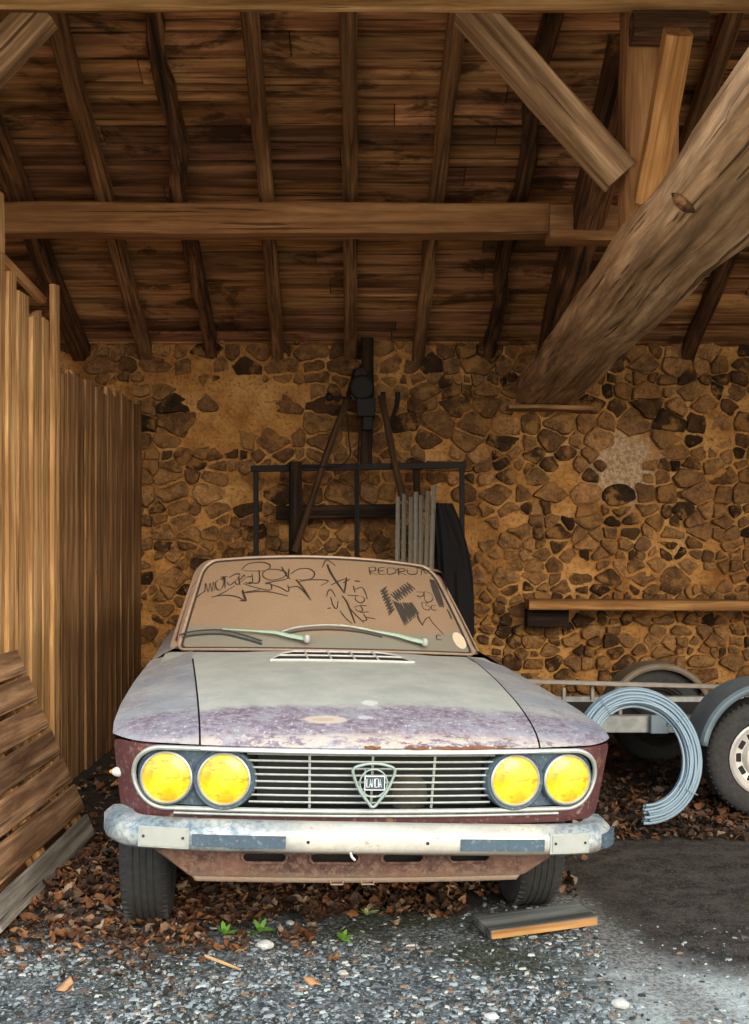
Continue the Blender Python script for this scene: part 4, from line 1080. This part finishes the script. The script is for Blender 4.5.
# wipers
def wiper(piv, elbow, arm_end, blade, fork=None):
    P0 = ong(*piv, .03); m = MB()
    m.lathe([(.001, -.012), (.012, -.010), (.016, .0), (.014, .02)], (0, 0, 0), 'Z', 16)
    wp = m.build('wiper', M['trim'], car, mtx=B @ Matrix.Translation(P0))
    a1 = ong(*elbow, .028)-P0; a2 = ong(*arm_end, .02)-P0
    m = MB(); m.tube([Vector((0, 0, .004)), a1*.5, a1, a1.lerp(a2, .5), a2], [.012, .011, .009, .0045, .0035], 8, flat=.6, up=wn); m.build('wiper_arm', M['green_arm'], wp)
    m = MB(); m.tube(smooth_path([ong(a, b_, .014+.006*math.sin(math.pi*i/(len(blade)-1)))-P0 for i, (a, b_) in enumerate(blade)], 4), .0038, 6); bl = m.build('blade_holder', M[fork or 'blade'], wp)
    m = MB(); m.tube(smooth_path([ong(a, b_+1.8, .006)-P0 for a, b_ in blade], 4), .004, 6); m.build('blade_rubber', M['blade'], bl)
wiper((307, 645), (276, 637), (224, 632), [(181, 637), (195, 634), (222, 633), (245, 638), (262, 643)])
wiper((422, 648), (396, 640), (340, 628), [(282, 634), (300, 630), (330, 628.5), (360, 631), (382, 636)], 'trim')

# ------------------------------------------------------------------ trailer
tr = tag(empty('trailer', (1.86, 5.5, 0)), 'galvanised flat trailer with curved mudguards parked behind the car at right', 'trailer')
O = Vector((1.86, 5.5, 0))
def tb_(name, p0, p1, w_, h_, mat, **k): return timber(name, Vector(p0)-O, Vector(p1)-O, w_, h_, M[mat], tr, wob=.001, seg=4, ch=.004, **k)
tb_('side_beam', (.85, 5.75, .40), (4.2, 5.75, .40), .06, .085, 'galv')
tb_('side_beam', (.85, 6.75, .382), (4.2, 6.75, .382), .05, .04, 'galv')
tb_('cross_member', (.9, 5.78, .40), (.9, 6.72, .40), .06, .07, 'galv'); tb_('cross_member', (1.5, 5.78, .40), (1.5, 6.72, .40), .06, .07, 'galv'); tb_('cross_member', (2.6, 5.78, .40), (2.6, 6.72, .40), .06, .07, 'galv')
tb_('bracket', at(659, 724, 5.70)-Vector((0, 0, .045)), at(659, 724, 5.70)+Vector((0, 0, .045)), .09, .03, 'mudguard')
tb_('rail', at(500, 680.5, 6.0), at(722, 687, 6.0), .02, .025, 'galv_rust')
tb_('rail_post', at(592, 683, 6.05), at(592, 700, 6.05), .02, .03, 'galv_rust', up=Vector((0, 1, 0))); tb_('rail_post', at(620, 700, 6.05), at(620, 722, 6.05), .02, .03, 'galv_rust', up=Vector((0, 1, 0)))
tb_('rail_post', (1.0, 6.0, .55), (1.0, 6.0, .38), .02, .03, 'galv_rust', up=Vector((0, 1, 0)))
tb_('axle', (1.85, 5.45, .28), (1.85, 6.95, .28), .06, .06, 'black_iron')
m = MB(); m.box((1.5-O.x+.9, .75, .36), (2.9, .9, .03)); m.build('underframe', M['under'], tr, smooth=False)
for (X, Yc, mudmat, yy0, yy1) in ((1.875, 5.50, 'mudguard', -.16, .12), (1.70, 6.86, 'mud_far', -.13, .10)):
    e = bpy.data.objects.new('wheel', None); C.objects.link(e); e.parent = tr
    e.matrix_local = Matrix.Translation(Vector((X, Yc, .283))-O) @ Matrix.Rotation(R(90), 4, 'Z')
    wheel_mesh(e, .283, .17, .175, 'hubcap' if Yc < 6 else 'under')
    m = MB(); Rm = .345 if Yc < 6 else .325
    cz = .315 if Yc < 6 else .27
    prf = [(yy0, -.035), (yy0, -.012), (yy0+.015, 0), (yy1-.015, 0), (yy1, -.012), (yy1, -.035)]
    def mg(u, v):
        a = lerp(R(8 if Yc < 6 else 20), R(172 if Yc < 6 else 158), v); dy, dr = prf[round(u*5)]
        return Vector((X-O.x-(Rm+dr)*math.cos(a), Yc-O.y+dy, cz+(Rm+dr)*math.sin(a)))
    m.grid(mg, 5, 36); m.build('mudguard', M[mudmat], tr, solid=.004)
# coil of pipe leaning on the trailer
cl_ = MB(); cc0 = Vector((1.20, 5.2, .330))
for k_ in range(30):
    a0 = 2*math.pi*k_*.381966; ro = .044*math.sqrt((k_+.5)/30)
    oy, orr = ro*math.sin(a0), ro*math.cos(a0)
    P_ = []
    for i in range(49):
        a = lerp(R(-86-3*math.sin(k_*2.0)), R(190), i/48)
        jt = .004*noise.noise(Vector((a*2, k_*3.3, 0))); r_ = .243+orr+jt+.02*math.sin(a*1.0+.5)
        P_.append(cc0+Vector((r_*math.cos(a), oy+.10*math.sin(a), r_*math.sin(a)*1.02)))
    cl_.tube(P_, .0066, 6)
for a in (R(40), R(120), R(-30)):
    c_ = cc0+Vector((.255*math.cos(a), .10*math.sin(a), .26*math.sin(a)))
    rad = Vector((math.cos(a), 0, math.sin(a))); cl_.tube([c_+rad*.051*math.cos(b_*math.pi/8)+Vector((0, 1, 0))*(.051)*math.sin(b_*math.pi/8) for b_ in range(16)], .0022, 5, closed=True)
tag(cl_.build('pipe_coil', M['pipe']), 'open coil of thin blue-grey plastic pipe leaning beside the trailer wheel', 'pipe coil')

# ------------------------------------------------------------------ litter on the ground
dk = Matrix.Translation
slab = timber('slab', (0, 0, 0), (.385, 0, 0), .155, .030, M['slab_wood'], wob=.002, seg=6, ch=.004)
p_ = [at(472, 915, 4.03), at(565, 908, 4.10)]
slab.matrix_local = Matrix.Translation((.362, 3.805, .030)) @ Matrix.Rotation(R(15.5), 4, 'Z') @ Matrix.Rotation(R(-2), 4, 'Y')
tag(slab, 'flat grey wooden board lying on the ground by the right front tyre', 'board')
slab.name = 'loose_board'
e_ = MB(); 
e_.box((.192, -.078, 0), (.38, .006, .027)); eo = e_.build('worn_edge', M['strut'], slab, bevel=.002); eo['label'] = 'orange-brown broken edge of the board'
stick = timber('stick', at(100, 913, 4.05)+Vector((0, 0, .03)), at(134, 901, 4.15)+Vector((0, 0, .05)), .014, .006, M['fence_pale'], seg=4, ch=.001); tag(stick, 'short pale flat stick on the leaves by the left front tyre', 'stick')
stick = timber('stick', at(205, 960, 3.6)+Vector((0, 0, .012)), at(240, 974, 3.5)+Vector((0, 0, .012)), .006, .005, M['fence_pale'], seg=5, ch=.001); tag(stick, 'thin pale twig on the gravel in the left foreground', 'twig')

LT = [(.19, .075, .028), (.13, .055, .024), (.28, .115, .040), (.09, .042, .022), (.05, .028, .017), (.34, .17, .08), (.20, .12, .07), (.34, .24, .16), (.11, .068, .046), (.07, .045, .032), (.04, .026, .02)]
def leaf(mb, x, y, z, L_, tint, r=rnd):
    a = r.uniform(0, 6.28); tilt = Matrix.Rotation(r.uniform(-.7, .7), 3, 'X') @ Matrix.Rotation(r.uniform(-.7, .7), 3, 'Y')
    rot = Matrix.Rotation(a, 3, 'Z') @ tilt; wd = L_*r.uniform(.3, .85); cu = r.uniform(-.4, .9); fo = r.uniform(-.5, 1.1); jj = L_*.09
    V = []
    for i, (t, w_) in enumerate(((-.5, .05), (-.25, .75), (.05, 1), (.32, .62), (.52, .03))):
        zz = cu*L_*(t*t)*1.6
        for s_ in (-1, 0, 1): V.append(Vector((x, y, z))+rot @ Vector((t*L_, s_*w_*wd*.5, zz+abs(s_)*w_*fo*wd*.5))+Vector((r.uniform(-jj, jj), r.uniform(-jj, jj), r.uniform(-jj, jj))))
    Fs = [(i*3+j, i*3+j+1, (i+1)*3+j+1, (i+1)*3+j) for i in range(4) for j in range(2)]
    mb.add(V, Fs, tint)
WEED = [(( px-374.5)/F*(F*EYE/(py-HY)), F*EYE/(py-HY)) for px, py in ((224, 935), (260, 932), (342, 940), (367, 916), (265, 946), (290, 923), (222, 966))]
lf = MB(); r2 = random.Random(3); small = False
def hgt(x, y): return gnd(x, y)
for i in range(17000):
    z_ = r2.random()
    if z_ < .34:
        x, y = r2.uniform(-1.5, -.2), r2.gauss(4.35, .42)
        if y < 3.55+.25*abs(x+.9): continue
        pile = .05*max(0, 1-abs(y-4.4)/.8)
    elif z_ < .62: x, y = r2.uniform(-.8, .75), 4.0+abs(r2.gauss(0, .55)); pile = .05*min(1, (y-3.95)/.3)
    elif z_ < .90: x, y = r2.uniform(.75, 3.0), 5.0+abs(r2.gauss(0, 1.0)); pile = .02
    elif z_ < .95: x, y = r2.uniform(-1.6, -.75), r2.uniform(4.7, 7.6); pile = .02
    else: x, y = r2.uniform(-1.0, .9), r2.uniform(4.6, 7.5); pile = .02
    if i % 60 == 0: x, y, pile = r2.uniform(-1.4, .5), 3.98-abs(r2.gauss(0, .33)), .0
    if i % 30 == 0: x, y, pile = r2.uniform(-1.4, -.45), 3.95-abs(r2.gauss(0, .3)), .0
    if y < 4.05 and any(math.hypot(x-wx, (y-wy)*.6) < .06 for wx, wy in WEED): continue
    small = y < 3.75
    if x > .32 and y < 4.2 and x < 1: continue
    if y > 8.1: continue
    t_ = r2.choice(LT); k_ = r2.uniform(.6, 1.25)*( .6 if x > .7 else 1)
    leaf(lf, x, y, hgt(x, y)+.008+r2.random()*max(.01, pile), (r2.uniform(.010, .034) if small else r2.choice([r2.uniform(.012, .03), r2.uniform(.03, .065)])), tuple(q*k_ for q in t_), r2)
tag(lf.build('leaf_litter', M['leaf'], autos=0), 'thick carpet of brown dead leaves under and around the car', 'dead leaves', kind='stuff')
gc = MB()
for i in range(26000):
    y = 3.0+abs(r2.gauss(0, .5)); x = r2.uniform(-1.5, .75) if r2.random() < .93 else r2.uniform(.6, 1.7)
    if y > 4.25 or (x > .62 and y > 4): continue
    if noise.noise(Vector((x*2.2, y*2.6, 11))) < -.05 and r2.random() < .7: continue
    s_ = r2.choice([.0015, .002, .003, .003, .004, .006, .009])*r2.uniform(.7, 1.3); k_ = r2.random()
    tn = (.28, .32, .33) if k_ < .30 else (.10, .115, .12) if k_ < .56 else (.48, .49, .45) if k_ < .65 else (.035, .04, .036) if k_ < .88 else (.22, .15, .10)
    z = hgt(x, y)+s_*.1; rt = Matrix.Rotation(r2.uniform(0, 6.28), 3, 'Z')
    P_ = [rt @ Vector((s_*math.cos(a)*r2.uniform(.5, 2.2), s_*math.sin(a)*r2.uniform(.35, 1), 0)) for a in (0, 1.2, 2.5, 3.8, 5.1)]
    top = rt @ Vector((r2.uniform(-.3, .3)*s_, r2.uniform(-.3, .3)*s_, s_*r2.uniform(.25, .6)))
    gc.add([Vector((x, y, z-.003))+p for p in P_]+[Vector((x, y, z))+p*.7+Vector((0, 0, top.z)) for p in P_], [(5, 6, 7, 8, 9)]+[(j, (j+1) % 5, 5+(j+1) % 5, 5+j) for j in range(5)], tn)
tag(gc.build('gravel', M['chip'], smooth=False), 'pale blue-grey gravel and debris scattered over the front yard', 'gravel', kind='stuff')
def gp(px, py): Y_ = F*EYE/(py-HY); return (px-374.5)/F*Y_, Y_
for (px, py, s_, tn, lab) in ((265, 946, .026, (.55, .56, .52), 'largest white stone on the gravel before the car'), (290, 923, .013, (.50, .52, .50), 'small white stone near the weed in the middle'), (492, 1020, .018, (.5, .5, .46), 'pale stone at the very bottom, right of the middle'),
                              (80, 893, .02, (.48, .42, .34), 'pale stone among the leaves beside the pallet'), (343, 975, .016, (.45, .43, .38), 'rounded pale stone in the middle foreground'), (620, 1008, .022, (.5, .5, .44), 'flat pale stone at the edge of the whitish patch')):
    x, y = gp(px, py); m = MB(); V = []
    for i in range(7):
        for j in range(10):
            th_ = math.pi*i/6; ph = 2*math.pi*j/10; q = Vector((math.sin(th_)*math.cos(ph)*1.2, math.sin(th_)*math.sin(ph), math.cos(th_)*.6))
            V.append(q*s_*(1+.35*noise.noise(q*1.6+Vector((px, py, 0)))))
    m.add(V, [(i*10+j, i*10+(j+1) % 10, (i+1)*10+(j+1) % 10, (i+1)*10+j) for i in range(6) for j in range(10)], tn)
    tag(m.build('stone', M['chip'], mtx=Matrix.Translation((x, y, hgt(x, y)+s_*.45)), autos=25), lab, 'stone', 'single pale stones on the ground')
for (px, py, s_, tn, lab) in ((241, 952, .05, (.42, .20, .06), 'orange curled leaf just left of the white stone'), (334, 962, .045, (.36, .17, .06), 'orange leaf on the gravel in the middle'), (310, 958, .05, (.33, .16, .08), 'brown leaf among the gravel below the weed'), (65, 990, .055, (.42, .24, .12), 'tan leaf lying on the left foreground gravel'),
                              (312, 985, .055, (.44, .22, .10), 'tan-orange leaf nearest the bottom, left of the middle'), (180, 948, .06, (.30, .14, .05), 'brown leaf at the front edge of the leaf pile'), (395, 925, .05, (.36, .24, .17), 'pinkish brown leaf in front of the bumper'), (480, 900, .06, (.26, .10, .05), 'reddish brown leaf propped against the loose board')):
    x, y = gp(px, py); m = MB(); leaf(m, 0, 0, 0, s_, tn, r2)
    tag(m.build('fallen_leaf', M['leaf'], mtx=Matrix.Translation((x, y, hgt(x, y)+.014)), autos=0, solid=.0006), lab, 'leaf', 'single fallen leaves')
for (px, py, h_, mt, lab) in ((224, 935, .055, 'grass', 'small green weed left of the other weeds, near the leaf pile'), (260, 932, .065, 'grass', 'green weed above the largest white stone'), (342, 940, .055, 'grass', 'small bright green weed in front of the car middle'), (367, 916, .05, 'weed_pale', 'pale yellowish seedling close under the bumper'), (514, 940, .035, 'grass', 'tiny green shoot at the edge of the loose board'), (272, 903, .05, 'grass', 'green sprig growing among the leaves under the bumper')):
    x, y = gp(px, py); e = tag(empty('weed', (x, y, hgt(x, y))), lab, 'weed', 'small weeds before the car')
    for k_ in range(9):
        m = MB(); a = k_*2.4; rt = Matrix.Rotation(a, 3, 'Z'); L_ = h_*rnd.uniform(.6, 1.05); el = rnd.uniform(.2, 1.1)
        V = []
        for (t, w_) in ((0, .1), (.35, .7), (.7, .6), (1, .04)):
            c_ = Vector((L_*t*math.cos(el), 0, L_*t*math.sin(el)+.006-.2*L_*t*t)); V += [rt @ (c_+Vector((0, -w_*h_*.22, 0))), rt @ c_, rt @ (c_+Vector((0, w_*h_*.22, .002)))]
        m.add(V, [(i*3+j, i*3+j+1, (i+1)*3+j+1, (i+1)*3+j) for i in range(3) for j in range(2)]); m.build('leaf', M[mt], e, autos=0)
m = MB(); x, y = gp(446, 908); m.tube([Vector((0, 0, 0)), Vector((.01, .03, .05)), Vector((.035, .06, .13))], [.003, .0025, .0015], 6)
tag(m.build('twig', M['strut'], mtx=Matrix.Translation((x, y, hgt(x, y)-.003))), 'thin upright twig rising in front of the valance', 'twig')

# ------------------------------------------------------------------ light, sky, camera
wd_ = bpy.data.worlds.new('sky'); bpy.context.scene.world = wd_; wd_.use_nodes = True; nt = wd_.node_tree; nt.nodes.clear()
wo = nt.nodes.new('ShaderNodeOutputWorld'); bg = nt.nodes.new('ShaderNodeBackground'); tc = nt.nodes.new('ShaderNodeTexCoord'); sp = nt.nodes.new('ShaderNodeSeparateXYZ')
rp = nt.nodes.new('ShaderNodeValToRGB'); nt.links.new(tc.outputs['Generated'], sp.inputs[0]); nt.links.new(sp.outputs[2], rp.inputs[0]); nt.links.new(rp.outputs[0], bg.inputs[0]); nt.links.new(bg.outputs[0], wo.inputs[0])
e = rp.color_ramp.elements; e[0].position = 0; e[0].color = (1.0, .92, .82, 1); e[1].position = .7; e[1].color = (.62, .80, 1.0, 1)
bg.inputs[1].default_value = 2.1
def sun(name, rot, energy, col, ang_):
    l = bpy.data.lights.new(name, 'SUN'); l.energy = energy; l.color = col; l.angle = R(ang_); o = bpy.data.objects.new(name, l); C.objects.link(o); o.rotation_euler = rot; return o
sun('sun', (R(64), 0, R(22)), 2.6, (1.0, .86, .66), 40)
cam = bpy.data.cameras.new('camera'); co = bpy.data.objects.new('camera', cam); C.objects.link(co)
co.location = CAM; co.rotation_euler = (R(90), 0, 0); cam.sensor_fit = 'VERTICAL'; cam.sensor_height = 36; cam.lens = 36*F/1024; cam.shift_y = (HY-512)/1024; cam.clip_start = .05
bpy.context.scene.camera = co
vs = bpy.context.scene.view_settings; vs.view_transform = 'Standard'; vs.look = 'None'; vs.gamma = 1; vs.exposure = .42; vs.use_curve_mapping = False
